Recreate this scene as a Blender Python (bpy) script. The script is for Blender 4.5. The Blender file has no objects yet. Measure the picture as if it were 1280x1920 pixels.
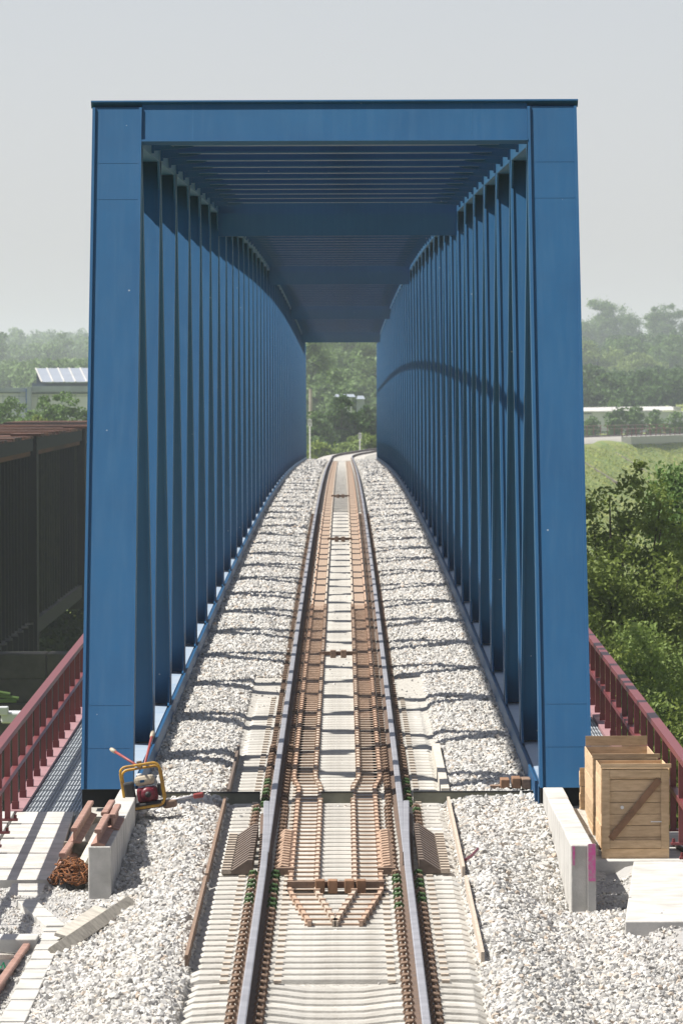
import bpy, math, random
import numpy as np
from mathutils import Vector, Matrix

# ------------------------------------------------------------------ camera, sky, sun, exposure
S = bpy.context.scene
C = S.collection
F = 13600.0            # focal length in pixels of the 1280x1920 photograph
HZ = 4.88              # eye height above the rail head at the portal
VX, VY = 643.0, 724.0  # where the track's direction meets the horizon in the photograph
R = math.radians

cam = bpy.data.cameras.new('camera')
cam.sensor_fit = 'VERTICAL'; cam.sensor_height = 36.0; cam.lens = 36.0 * F / 1920.0
cam.clip_start = 1.0; cam.clip_end = 20000.0
cam.dof.use_dof = True; cam.dof.focus_distance = 93.0; cam.dof.aperture_fstop = 12.0
co = bpy.data.objects.new('camera', cam); C.objects.link(co)
pitch = math.atan((960 - VY) / F); yaw = math.atan((VX - 640) / F)
co.matrix_world = (Matrix.Translation((0, 0, HZ)) @ Matrix.Rotation(yaw, 4, 'Z')
                   @ Matrix.Rotation(math.pi / 2 - pitch, 4, 'X') @ Matrix.Rotation(R(-0.2), 4, 'Z'))
S.camera = co

LX, LY = 0.67, 0.0     # shadow shift per metre of height (to the right; none along the track)
sun_vec = Vector((-LX, -LY, 1.0)).normalized()
ELEV = math.asin(sun_vec.z)
AZ = math.atan2(sun_vec.x, sun_vec.y)      # clockwise from +Y
W = bpy.data.worlds.new('World'); S.world = W; W.use_nodes = True
nt = W.node_tree; nt.nodes.clear()
sky = nt.nodes.new('ShaderNodeTexSky'); sky.sky_type = 'NISHITA'; sky.sun_disc = False
sky.sun_elevation = ELEV; sky.sun_rotation = AZ
sky.air_density = 1.0; sky.dust_density = 0.6; sky.ozone_density = 1.5; sky.altitude = 100
hs = nt.nodes.new('ShaderNodeHueSaturation'); hs.inputs['Saturation'].default_value = 0.32
bg = nt.nodes.new('ShaderNodeBackground'); bg.inputs[1].default_value = 0.07
wo = nt.nodes.new('ShaderNodeOutputWorld')
nt.links.new(sky.outputs[0], hs.inputs['Color']); tint = nt.nodes.new('ShaderNodeMix'); tint.data_type = 'RGBA'; tint.blend_type = 'MULTIPLY'; tint.inputs[0].default_value = 1.0; tint.inputs[7].default_value = (.985, .98, 1.055, 1)
nt.links.new(hs.outputs[0], tint.inputs[6]); nt.links.new(tint.outputs[2], bg.inputs[0]); nt.links.new(bg.outputs[0], wo.inputs[0])
sl = bpy.data.lights.new('sun', 'SUN'); sl.energy = 5.0; sl.angle = R(0.6); sl.color = (1.0, 0.955, 0.88)
so = bpy.data.objects.new('sun', sl); C.objects.link(so)
so.rotation_euler = (-sun_vec).to_track_quat('-Z', 'Y').to_euler()
S.view_settings.view_transform = 'Standard'; S.view_settings.look = 'None'
S.view_settings.exposure = 0.72; S.view_settings.gamma = 1.0; S.view_settings.use_curve_mapping = False
S.cycles.max_bounces = 6; S.cycles.diffuse_bounces = 2; S.cycles.transparent_max_bounces = 4
S.cycles.volume_bounces = 1

# ------------------------------------------------------------------ helpers
rng = np.random.default_rng(7)
random.seed(7)

def at(px, py, d):
    """World point that the photograph shows at pixel (px, py), d metres away."""
    return Vector(((px - VX) * d / F, d, HZ - (py - VY) * d / F))

_pd = np.array([50, 59.4, 75, 87.7, 120, 160, 201.8, 245, 281, 340, 394, 450, 508, 574, 640])
_pz = np.array([-.46, -.34, -.155, 0, .27, .58, .84, .98, 1.0, .84, .52, .16, -.2, -.58, -.95])
_pc = np.polyfit((_pd - 300) / 250, _pz, 5)
_z640 = float(np.polyval(_pc, (640 - 300) / 250))
def zp(d):
    """Level of the rail head along the line (hump-backed bridge)."""
    if d > 640: return _z640 - 0.0034 * (d - 640)
    return float(np.polyval(_pc, (d - 300) / 250)) - float(np.polyval(_pc, (87.7 - 300) / 250))
_z640 -= float(np.polyval(_pc, (87.7 - 300) / 250))
TC = -0.09
def xc(d):
    """Track centre line: straight, then a right-hand curve behind the bridge."""
    return TC + (0 if d < 540 else (d - 540) ** 2 / (2 * 3200))

class MB:
    def __init__(s): s.v = []; s.f = []
    def add(s, vs, fs):
        o = len(s.v); s.v += [tuple(p) for p in vs]; s.f += [tuple(i + o for i in q) for q in fs]; return s
    def hexa(s, p):
        return s.add(p, [(0, 3, 2, 1), (4, 5, 6, 7), (0, 1, 5, 4), (1, 2, 6, 5), (2, 3, 7, 6), (3, 0, 4, 7)])
    def box(s, x0, x1, y0, y1, z0, z1):
        return s.hexa([(x0, y0, z0), (x1, y0, z0), (x1, y1, z0), (x0, y1, z0), (x0, y0, z1), (x1, y0, z1), (x1, y1, z1), (x0, y1, z1)])
    def beam(s, a, b, w, h, up=(0, 0, 1)):
        """Box along a-b, w wide across, h high along up (centred)."""
        a = Vector(a); b = Vector(b); t = (b - a).normalized(); u = Vector(up)
        r = t.cross(u).normalized(); u = r.cross(t).normalized()
        p = []
        for q in (a, b):
            pass
        for sz in (-1, 1):
            p += [a - r * w / 2 + u * sz * h / 2, a + r * w / 2 + u * sz * h / 2, b + r * w / 2 + u * sz * h / 2, b - r * w / 2 + u * sz * h / 2]
        return s.hexa(p)
    def tube(s, path, r, n=8, cap=True):
        path = [Vector(p) for p in path]; k = len(path); o = len(s.v)
        rs = r if isinstance(r, (list, tuple)) else [r] * k
        ref = Vector((0.3, 0.2, 0.93))
        for i, p in enumerate(path):
            t = (path[min(i + 1, k - 1)] - path[max(i - 1, 0)]).normalized()
            e = t.cross(ref)
            if e.length < 1e-3: e = t.cross(Vector((1, 0, 0)))
            e.normalize(); g = t.cross(e)
            for j in range(n):
                q = 2 * math.pi * j / n
                s.v.append(tuple(p + (e * math.cos(q) + g * math.sin(q)) * rs[i]))
        for i in range(k - 1):
            for j in range(n):
                a = o + i * n + j; b = o + i * n + (j + 1) % n
                s.f.append((a, b, b + n, a + n))
        if cap:
            s.f.append(tuple(o + j for j in range(n - 1, -1, -1))); s.f.append(tuple(o + (k - 1) * n + j for j in range(n)))
        return s
    def sweep(s, sections):
        """Loft through a list of closed sections with the same number of points."""
        o = len(s.v); n = len(sections[0])
        for q in sections: s.v += [tuple(p) for p in q]
        for i in range(len(sections) - 1):
            for j in range(n):
                a = o + i * n + j; b = o + i * n + (j + 1) % n
                s.f.append((a, b, b + n, a + n))
        s.f.append(tuple(o + j for j in range(n - 1, -1, -1))); s.f.append(tuple(o + (len(sections) - 1) * n + j for j in range(n)))
        return s
    def prism(s, poly, axis, t0, t1):
        """Polygon (2-D) extruded along axis 0/1/2 from t0 to t1."""
        n = len(poly); P = []
        for t in (t0, t1):
            for a, b in poly:
                P.append({0: (t, a, b), 1: (a, t, b), 2: (a, b, t)}[axis])
        return s.add(P, [tuple(range(n - 1, -1, -1)), tuple(range(n, 2 * n))] + [(j, (j + 1) % n, n + (j + 1) % n, n + j) for j in range(n)])
    def xf(s, M):
        s.v = [tuple(M @ Vector(p)) for p in s.v]; return s
    def mesh(s, name, m, smooth=False):
        me = bpy.data.meshes.new(name); me.from_pydata(s.v, [], s.f); me.update()
        import bmesh
        b = bmesh.new(); b.from_mesh(me); bmesh.ops.recalc_face_normals(b, faces=b.faces); b.to_mesh(me); b.free()
        if smooth: me.polygons.foreach_set('use_smooth', [True] * len(me.polygons))
        if m: me.materials.append(m)
        return me
    def build(s, name, m, parent=None, smooth=False, bevel=0):
        return link(name, s.mesh(name, m, smooth), parent, bevel=bevel)

def link(name, me, parent=None, loc=None, rot=None, bevel=0):
    o = bpy.data.objects.new(name, me); C.objects.link(o)
    if parent is not None:
        o.parent = parent
        o.matrix_parent_inverse = world_of(parent).inverted()
    if loc is not None: o.location = loc
    if rot is not None: o.rotation_euler = rot
    if bevel:
        b = o.modifiers.new('bevel', 'BEVEL'); b.width = bevel; b.segments = 2; b.limit_method = 'ANGLE'
    return o
def world_of(o):
    M = o.matrix_basis.copy()
    while o.parent is not None:
        M = o.parent.matrix_basis @ o.matrix_parent_inverse @ M if o.parent.parent is None else o.matrix_parent_inverse @ M
        o = o.parent
    return M

def tag(o, label=None, cat=None, group=None, kind=None):
    if label: o['label'] = label
    if cat: o['category'] = cat
    if group: o['group'] = group
    if kind: o['kind'] = kind
    return o
def thing(name, label, cat, loc=(0, 0, 0), group=None):
    o = bpy.data.objects.new(name, None); C.objects.link(o); o.location = loc; o.empty_display_size = .2
    return tag(o, label, cat, group)

# ------------------------------------------------------------------ materials
def mat(name, col, rough=.7, var=.15, scale=3.0, col2=None, bump=0.0, bscale=None, metal=0.0, spec=.4, mix=(.4, .65), fine=0.0, trans=0.0, rnd=0.0, coord='Object', stretch=(1, 1, 1)):
    m = bpy.data.materials.new(name); m.use_nodes = True
    n = m.node_tree.nodes; l = m.node_tree.links; b = n['Principled BSDF']
    b.inputs['Roughness'].default_value = rough; b.inputs['Metallic'].default_value = metal
    b.inputs['Specular IOR Level'].default_value = spec
    tc = n.new('ShaderNodeTexCoord'); mp = n.new('ShaderNodeMapping'); mp.inputs['Scale'].default_value = stretch
    l.new(tc.outputs[coord], mp.inputs[0]); vec = mp.outputs[0]
    no = n.new('ShaderNodeTexNoise'); no.inputs['Scale'].default_value = scale; no.inputs['Detail'].default_value = 6; no.inputs['Roughness'].default_value = .65
    l.new(vec, no.inputs['Vector'])
    ra = n.new('ShaderNodeMapRange'); ra.inputs['From Min'].default_value = mix[0]; ra.inputs['From Max'].default_value = mix[1]
    l.new(no.outputs['Fac'], ra.inputs[0])
    mx = n.new('ShaderNodeMix'); mx.data_type = 'RGBA'
    c2 = col2 or tuple(max(0, c * (1 - var * 2)) for c in col)
    mx.inputs[6].default_value = (*col, 1); mx.inputs[7].default_value = (*c2, 1)
    l.new(ra.outputs[0], mx.inputs[0]); out = mx.outputs[2]
    if rnd:
        oi = n.new('ShaderNodeObjectInfo'); mr = n.new('ShaderNodeMapRange'); mr.inputs['To Min'].default_value = 1 - rnd; mr.inputs['To Max'].default_value = 1 + rnd
        l.new(oi.outputs['Random'], mr.inputs[0])
        mu = n.new('ShaderNodeMix'); mu.data_type = 'RGBA'; mu.blend_type = 'MULTIPLY'; mu.inputs[0].default_value = 1
        l.new(out, mu.inputs[6]); l.new(mr.outputs[0], mu.inputs[7]); out = mu.outputs[2]
    l.new(out, b.inputs['Base Color'])
    if bump:
        bn = n.new('ShaderNodeTexNoise'); bn.inputs['Scale'].default_value = bscale or scale * 6; bn.inputs['Detail'].default_value = 4
        l.new(vec, bn.inputs['Vector'])
        bp = n.new('ShaderNodeBump'); bp.inputs['Strength'].default_value = bump; bp.inputs['Distance'].default_value = .02
        l.new(bn.outputs['Fac'], bp.inputs['Height']); l.new(bp.outputs[0], b.inputs['Normal'])
    if trans:
        tr = n.new('ShaderNodeBsdfTranslucent'); l.new(out, tr.inputs[0]); ms = n.new('ShaderNodeMixShader'); ms.inputs[0].default_value = trans
        o = n['Material Output']; l.new(b.outputs[0], ms.inputs[1]); l.new(tr.outputs[0], ms.inputs[2]); l.new(ms.outputs[0], o.inputs[0])
    return m

M = {}
M['blue'] = mat('blue_paint', (.0065, .069, .166), .46, .10, .9, col2=(.0058, .061, .150), bump=.05, bscale=60, spec=.28)
def weather(m, dust, amt=.16):
    n = m.node_tree.nodes; l = m.node_tree.links; b = n['Principled BSDF']; src = b.inputs['Base Color'].links[0].from_socket
    tc = n.new('ShaderNodeTexCoord'); mp = n.new('ShaderNodeMapping'); mp.inputs['Scale'].default_value = (9, 1.2, .35); l.new(tc.outputs['Object'], mp.inputs[0])
    no = n.new('ShaderNodeTexNoise'); no.inputs['Scale'].default_value = 1.6; no.inputs['Detail'].default_value = 7; no.inputs['Roughness'].default_value = .7; l.new(mp.outputs[0], no.inputs[0])
    mr = n.new('ShaderNodeMapRange'); mr.inputs['From Min'].default_value = .46; mr.inputs['From Max'].default_value = .78; mr.inputs['To Max'].default_value = amt; l.new(no.outputs['Fac'], mr.inputs[0])
    mx = n.new('ShaderNodeMix'); mx.data_type = 'RGBA'; mx.inputs[7].default_value = (*dust, 1); l.new(src, mx.inputs[6]); l.new(mr.outputs[0], mx.inputs[0])
    vo = n.new('ShaderNodeTexVoronoi'); vo.inputs['Scale'].default_value = 2.6; l.new(tc.outputs['Object'], vo.inputs['Vector'])
    lt = n.new('ShaderNodeMath'); lt.operation = 'LESS_THAN'; lt.inputs[1].default_value = .035; l.new(vo.outputs['Distance'], lt.inputs[0])
    m2 = n.new('ShaderNodeMix'); m2.data_type = 'RGBA'; m2.inputs[7].default_value = (.35, .38, .4, 1); l.new(mx.outputs[2], m2.inputs[6])
    ml = n.new('ShaderNodeMath'); ml.operation = 'MULTIPLY'; ml.inputs[1].default_value = .5; l.new(lt.outputs[0], ml.inputs[0]); l.new(ml.outputs[0], m2.inputs[0])
    l.new(m2.outputs[2], b.inputs['Base Color'])
    rr = n.new('ShaderNodeMapRange'); rr.inputs['To Min'].default_value = .40; rr.inputs['To Max'].default_value = .58; l.new(no.outputs['Fac'], rr.inputs[0]); l.new(rr.outputs[0], b.inputs['Roughness'])
weather(M['blue'], (.05, .13, .22))
M['weld'] = mat('painted_weld', (.010, .080, .185), .4, .1, 6)
M['ledge'] = mat('ledge_sheen', (.40, .47, .55), .35, .1, 1.5, col2=(.30, .40, .52), spec=.5)  # pale colour stands in for the sun and sky sheen on the ledge
M['black'] = mat('shade_black', (.012, .013, .014), .8, .2, 4)  # near-black that paints the shade of the bearing gaps
M['plate'] = mat('olive_plate', (.20, .20, .15), .6, .15, 4)
M['rail_top'] = mat('rail_steel', (.36, .36, .385), .4, .12, 3, metal=.25)
M['rail_rust'] = mat('rail_rust', (.13, .085, .06), .85, .25, 14, col2=(.08, .06, .05))
M['rust'] = mat('rust', (.25, .17, .12), .9, .2, 20, col2=(.17, .115, .085), bump=.3)
M['rust_pale'] = mat('dusty_rust', (.48, .34, .25), .9, .2, 16, col2=(.36, .24, .17), bump=.3)
M['rust_band'] = mat('rust_band', (.36, .265, .195), .9, .2, 9, col2=(.27, .195, .145))
M['dust_bar'] = mat('dusty_bar', (.50, .42, .34), .9, .15, 12)
M['fin'] = mat('bracket_brown', (.16, .12, .095), .7, .15, 12)
M['sleeper'] = mat('sleeper_concrete', (.48, .465, .43), .9, .08, 4, col2=(.36, .34, .305), bump=.25, bscale=60, rnd=.10)
M['concrete'] = mat('concrete', (.44, .43, .405), .9, .1, 5, col2=(.36, .355, .33), bump=.2, bscale=40)
M['concrete_white'] = mat('pale_concrete', (.51, .495, .465), .9, .06, 2.6, col2=(.37, .36, .335), bump=.2, bscale=50, rnd=.05)
M['concrete_dark'] = mat('grey_concrete', (.36, .36, .35), .9, .1, 5, bump=.2)
M['red'] = mat('oxide_red', (.165, .036, .038), .42, .12, 6, col2=(.14, .032, .034))
M['red_kerb'] = mat('oxide_red_kerb', (.34, .19, .20), .6, .12, 5)
M['steel_grate'] = mat('galvanised', (.46, .49, .52), .5, .1, 8, metal=.1)
M['wood'] = mat('crate_wood', (.60, .43, .265), .8, .2, 5, col2=(.44, .305, .18), bump=.25, bscale=30, rnd=.14, stretch=(1, 1, 5))
M['wood_dark'] = mat('brace_wood', (.27, .15, .085), .8, .2, 6, rnd=.1)
M['wood_grey'] = mat('grey_board', (.34, .31, .26), .9, .2, 7, bump=.3, stretch=(1, 1, 1))
M['wood_pale'] = mat('pale_board', (.56, .52, .45), .9, .15, 7, bump=.2)
M['yellow'] = mat('yellow_paint', (.50, .28, .025), .5, .2, 12, col2=(.26, .14, .03))
M['engine_red'] = mat('engine_red', (.15, .014, .026), .4, .2, 8)
M['handle_red'] = mat('handle_red', (.30, .055, .05), .5, .2, 12)
M['cream'] = mat('cream_plastic', (.44, .38, .29), .5, .25, 8)
M['dark'] = mat('dark_metal', (.03, .03, .03), .6, .2, 8)
M['pink'] = mat('pink_spray', (.62, .10, .32), .8, .1, 22, col2=(.45, .28, .34))
M['green_pad'] = mat('green_pad', (.055, .115, .03), .6, .2, 20)
M['green_tie'] = mat('green_tie', (.03, .55, .25), .5, .1, 20)
M['fleece'] = mat('white_fleece', (.36, .355, .34), 1.0, .15, 6, bump=.8, bscale=40)
M['stone'] = mat('ballast_stone', (.56, .535, .49), .95, .1, 3, col2=(.45, .43, .39), rnd=.32)
M['bed'] = mat('ballast_bed', (.46, .44, .40), .95, .2, 22, col2=(.28, .265, .24), bump=1.0, bscale=26, mix=(.45, .62))
M['gravel'] = mat('fine_gravel', (.40, .39, .375), .95, .15, 30, col2=(.30, .295, .285), bump=.6, bscale=90)
M['earth'] = mat('dark_earth', (.16, .14, .12), .95, .2, 6, bump=.5)
M['grass'] = mat('meadow', (.13, .19, .045), .95, .2, .22, col2=(.23, .24, .06), bump=.6, bscale=1.5)
M['old_iron'] = mat('old_iron', (.018, .017, .016), .9, .3, 2, col2=(.012, .014, .012))
M['old_rust'] = mat('old_rust', (.14, .055, .03), .95, .3, 1.2, col2=(.05, .03, .022), stretch=(.3, .05, 1))
M['old_rust_dark'] = mat('old_rust_dark', (.06, .035, .025), .95, .3, 1.2, col2=(.03, .022, .018), stretch=(.5, .3, 1))
M['old_rust_pale'] = mat('old_rust_pale', (.20, .10, .065), .95, .3, 1.2, col2=(.10, .05, .03), stretch=(.5, .3, 1))
M['masonry'] = mat('dark_masonry', (.05, .047, .042), .95, .25, 1.5, col2=(.028, .028, .024), bump=.4, rnd=.25)
M['white_roof'] = mat('white_roof', (.50, .49, .47), .7, .08, .3)
M['white_wall'] = mat('white_wall', (.52, .54, .56), .7, .06, .3)
M['glass'] = mat('dark_glazing', (.10, .13, .16), .3, .1, .5)
M['grey_roof'] = mat('grey_roof', (.28, .32, .37), .6, .1, .5)
M['glass_roof'] = mat('pale_glazed_roof', (.27, .30, .35), .45, .06, .6)
M['blue_pillar'] = mat('blue_pillar', (.05, .12, .36), .6, .1, 1)
M['chimney'] = mat('chimney_render', (.36, .31, .28), .8, .1, 1)
M['moss_iron'] = mat('mossy_iron', (.040, .043, .024), .9, .3, 2, col2=(.02, .022, .016))
M['sign'] = mat('sign_white', (.7, .7, .7), .6, .05, 4)
M['bark'] = mat('bark', (.07, .055, .04), .95, .3, 8, bump=.5)
def vary(m, stops):
    n = m.node_tree.nodes; l = m.node_tree.links; oi = n.new('ShaderNodeObjectInfo'); cr = n.new('ShaderNodeValToRGB')
    e = cr.color_ramp.elements; e[0].position, e[0].color = stops[0][0], (*stops[0][1], 1); e[1].position, e[1].color = stops[-1][0], (*stops[-1][1], 1)
    for p, c in stops[1:-1]: q = e.new(p); q.color = (*c, 1)
    l.new(oi.outputs['Random'], cr.inputs[0]); l.new(cr.outputs[0], n['Principled BSDF'].inputs['Base Color'])
vary(M['stone'], [(0, (.20, .19, .175)), (.12, (.36, .35, .335)), (.3, (.47, .46, .44)), (.7, (.55, .54, .515)), (.92, (.51, .475, .42)), (1, (.42, .34, .27))])
def leaf(name, col, col2, scale=.6, trans=.3):
    return mat(name, col, .6, .1, scale, col2=col2, mix=(.35, .65), trans=trans, spec=.25)
M['leaf_near'] = leaf('leaf_near', (.20, .25, .055), (.11, .155, .032), .9)
M['leaf_mid'] = leaf('leaf_mid', (.13, .215, .055), (.085, .15, .04), .25)
M['leaf_dark'] = leaf('leaf_dark', (.08, .145, .038), (.052, .10, .027), .25)
M['leaf_light'] = leaf('leaf_light', (.22, .29, .08), (.16, .225, .06), .2)
M['leaf_shade'] = leaf('leaf_shade', (.035, .058, .018), (.02, .036, .012), .25)  # leaf colour darkened to hold the shade around the old bridge
M['leaf_far'] = leaf('leaf_far', (.15, .23, .075), (.09, .15, .05), .05)
M['leaf_yellow'] = leaf('leaf_yellow', (.20, .26, .045), (.15, .21, .035), .2)

# ------------------------------------------------------------------ terrain
def sst(a, b, t):
    t = np.clip((t - a) / (b - a), 0, 1); return t * t * (3 - 2 * t)
def ground_h(x, y):
    x = np.asarray(x, float); y = np.asarray(y, float)
    h = -13.0 + 14.0 * sst(900, 1400, y) + 5 * sst(1500, 2600, y) + 11 * sst(2600, 4200, y)
    h = h + 5 * sst(0, 250, np.abs(x - 10)) * sst(1000, 2400, y)
    xcv = np.where(y < 540, TC, TC + (y - 540) ** 2 / 6400.0)
    zt = np.vectorize(zp)(np.clip(y, 0, 1250)) - .85
    lat = np.abs(x - xcv)
    bank = zt - np.clip(lat - 3.6, 0, None) / 1.9
    use = ((y > 508) & (y < 1260))
    h = np.where(use, np.maximum(h, bank), h)
    bank0 = -1.35 - np.clip(np.abs(x) - 5.2, 0, None) / 1.4
    h = np.where(y < 84, np.maximum(h, bank0), h)
    return h
def gh(x, y): return float(ground_h(x, y))

def build_ground():
    xs = np.concatenate([np.linspace(-3500, -220, 34), np.linspace(-200, -12, 48), np.linspace(-11, 60, 95), np.linspace(63, 220, 50), np.linspace(260, 3500, 34)])
    ys = np.concatenate([np.linspace(-400, 20, 22), np.linspace(30, 100, 36), np.linspace(110, 500, 30), np.linspace(505, 1270, 140), np.linspace(1290, 7000, 70)])
    X, Y = np.meshgrid(xs, ys); Z = ground_h(X, Y) + .25 * np.sin(X * .31) * np.cos(Y * .11) * (np.abs(X) > 7)
    n = len(xs); v = np.stack([X, Y, Z], -1).reshape(-1, 3)
    f = [(j * n + i, j * n + i + 1, (j + 1) * n + i + 1, (j + 1) * n + i) for j in range(len(ys) - 1) for i in range(n - 1)]
    me = bpy.data.meshes.new('ground'); me.from_pydata(v.tolist(), [], f); me.materials.append(M['grass']); me.update()
    me.polygons.foreach_set('use_smooth', [True] * len(me.polygons))
    tag(link('ground', me), 'grassy valley floor and embankments under and behind the bridges', 'ground', kind='structure')
build_ground()

# ------------------------------------------------------------------ ballast
def bed_h(u, d):
    """Level of the ballast below the rail head; u = offset from the track centre."""
    a = np.abs(u)
    on = sst(87.9, 88.4, d)
    deck = np.interp(a, [0, 1.28, 1.5, 2.05, 2.45], [-.235, -.225, -.145, -.125, -.15])
    far = np.interp(a, [0, .6, .92, 1.28, 1.6, 2.05, 2.45], [-.21, -.21, -.168, -.15, -.135, -.12, -.15])
    deck = deck + (far - deck) * sst(100, 125, d)
    e = -.36 + .21 * sst(74.5, 87, d)          # level at the foot of the side wall
    e = np.where(np.asarray(u) > 0, e - .20 * sst(84, 75, d), e)
    k = np.clip((a - 1.62) / (2.42 - 1.62), 0, 1.75)
    mid = -.24 - .06 * sst(64.9, 64.3, d)
    sh = np.where(a < 1.62, np.where(a < 1.28, mid, np.interp(a, [1.28, 1.45, 1.62], [-.24, -.16, -.13])), -.13 + (e + .13) * k)
    return sh + (deck - sh) * on
def wav(x, y):
    k = np.where(np.asarray(y) > 88.3, .55, 1.0)
    return k * (.022 * np.sin(x * 2.3 + y * .9) * np.sin(y * 1.3 - x) + .014 * np.sin(x * 5.1 - y * 2.2 + 2 * np.sin(y * .37)) + .012 * np.sin(y * 2.9 + x * 3.3 + 1.7 * np.sin(y * .23)))

def near_drop(d): return np.where(d < 75, np.polyval(_pc, (np.asarray(d, float) - 300) / 250) - np.polyval(_pc, (75 - 300) / 250), 0.0)
def h_left(x, d):
    base = -.46 + .14 * sst(76, 84, d)
    pit = sst(-3.12, -3.3, x) * sst(71.6, 70.9, d)
    return base + near_drop(d) - .40 * pit
def h_right(x, d): return -.60 + .03 * sst(78, 82, d) + near_drop(d) + .10 * sst(2.95, 3.2, x) * sst(71, 72.5, d)

def build_bed():
    def sheet(name, us, ds, label):
        U, D = np.meshgrid(us, ds)
        zr = np.vectorize(zp)(ds)[:, None]
        Z = bed_h(U, D) + zr + wav(U, D) * (np.abs(U) > 1.35)
        X = U + np.vectorize(xc)(ds)[:, None]
        n = len(us); v = np.stack([X, D, Z], -1).reshape(-1, 3)
        f = [(j * n + i, j * n + i + 1, (j + 1) * n + i + 1, (j + 1) * n + i) for j in range(len(ds) - 1) for i in range(n - 1)]
        me = bpy.data.meshes.new(name); me.from_pydata(v.tolist(), [], f); me.materials.append(M['bed']); me.update()
        me.polygons.foreach_set('use_smooth', [True] * len(me.polygons))
        return tag(link(name, me), label, 'trackbed', kind='structure')
    sheet('approach_trackbed', np.linspace(-3.0, 3.0, 81), np.concatenate([np.linspace(45, 74, 60), np.linspace(74.2, 88.28, 60)]), 'sloping ballast bed of the approach in front of the bridge')
    sheet('bridge_trackbed', np.linspace(-2.41, 2.41, 51), np.linspace(88.36, 506, 700), 'ballast bed filling the trough of the blue bridge')
    def far_sheet():
        ds = np.linspace(506.1, 1250, 180); us = np.linspace(-3.4, 3.4, 9)
        U, D = np.meshgrid(us, ds); Z = np.interp(np.abs(U), [0, 1.9, 3.4], [-.2, -.15, -.95]) + np.vectorize(zp)(ds)[:, None]
        X = U + np.vectorize(xc)(ds)[:, None]; n = 9
        v = np.stack([X, D, Z], -1).reshape(-1, 3)
        f = [(j * n + i, j * n + i + 1, (j + 1) * n + i + 1, (j + 1) * n + i) for j in range(len(ds) - 1) for i in range(n - 1)]
        me = bpy.data.meshes.new('far_trackbed'); me.from_pydata(v.tolist(), [], f); me.materials.append(M['bed']); me.update()
        tag(link('far_trackbed', me), 'ballast bed curving right behind the bridge', 'trackbed', kind='structure')
    far_sheet()
build_bed()

def scatter(name, pts, rot, scl, m, label, cat):
    """One object of stones: an instance of a small faceted stone on every point."""
    me = bpy.data.meshes.new(name); n = len(pts)
    me.vertices.add(n); me.vertices.foreach_set('co', np.asarray(pts, np.float32).ravel())
    for nm, arr in (('rot', rot), ('scl', scl)):
        a = me.attributes.new(nm, 'FLOAT_VECTOR', 'POINT'); a.data.foreach_set('vector', np.asarray(arr, np.float32).ravel())
    me.update(); me.materials.append(m)
    o = link(name, me)
    g = bpy.data.node_groups.new(name + '_nodes', 'GeometryNodeTree')
    g.interface.new_socket('Geometry', in_out='INPUT', socket_type='NodeSocketGeometry')
    g.interface.new_socket('Geometry', in_out='OUTPUT', socket_type='NodeSocketGeometry')
    N = g.nodes.new; L = g.links.new
    gi = N('NodeGroupInput'); go = N('NodeGroupOutput')
    join = N('GeometryNodeJoinGeometry')
    for i in range(7):
        ico = N('GeometryNodeMeshIcoSphere'); ico.inputs['Radius'].default_value = 1.0; ico.inputs['Subdivisions'].default_value = 1
        no = N('ShaderNodeTexNoise'); no.noise_dimensions = '4D'; no.inputs['W'].default_value = i * 5.7 + 1.3; no.inputs['Scale'].default_value = 1.1
        sub = N('ShaderNodeVectorMath'); sub.operation = 'SUBTRACT'; sub.inputs[1].default_value = (.5, .5, .5)
        mul = N('ShaderNodeVectorMath'); mul.operation = 'SCALE'; mul.inputs['Scale'].default_value = 2.6
        L(no.outputs['Color'], sub.inputs[0]); L(sub.outputs[0], mul.inputs[0])
        sp = N('GeometryNodeSetPosition'); L(ico.outputs[0], sp.inputs['Geometry']); L(mul.outputs[0], sp.inputs['Offset'])
        sm = N('GeometryNodeSetMaterial'); sm.inputs['Material'].default_value = m; L(sp.outputs[0], sm.inputs[0])
        gt = N('GeometryNodeGeometryToInstance'); L(sm.outputs[0], gt.inputs[0]); L(gt.outputs[0], join.inputs[0])
    mp = N('GeometryNodeMeshToPoints'); L(gi.outputs[0], mp.inputs[0])
    ip = N('GeometryNodeInstanceOnPoints'); ip.inputs['Pick Instance'].default_value = True
    ar = N('GeometryNodeInputNamedAttribute'); ar.data_type = 'FLOAT_VECTOR'; ar.inputs[0].default_value = 'rot'
    asx = N('GeometryNodeInputNamedAttribute'); asx.data_type = 'FLOAT_VECTOR'; asx.inputs[0].default_value = 'scl'
    L(mp.outputs[0], ip.inputs['Points']); L(join.outputs[0], ip.inputs['Instance'])
    L(ar.outputs[0], ip.inputs['Rotation']); L(asx.outputs[0], ip.inputs['Scale']); L(ip.outputs[0], go.inputs[0])
    md = o.modifiers.new('stones', 'NODES'); md.node_group = g
    return tag(o, label, cat, kind='stuff')

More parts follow.
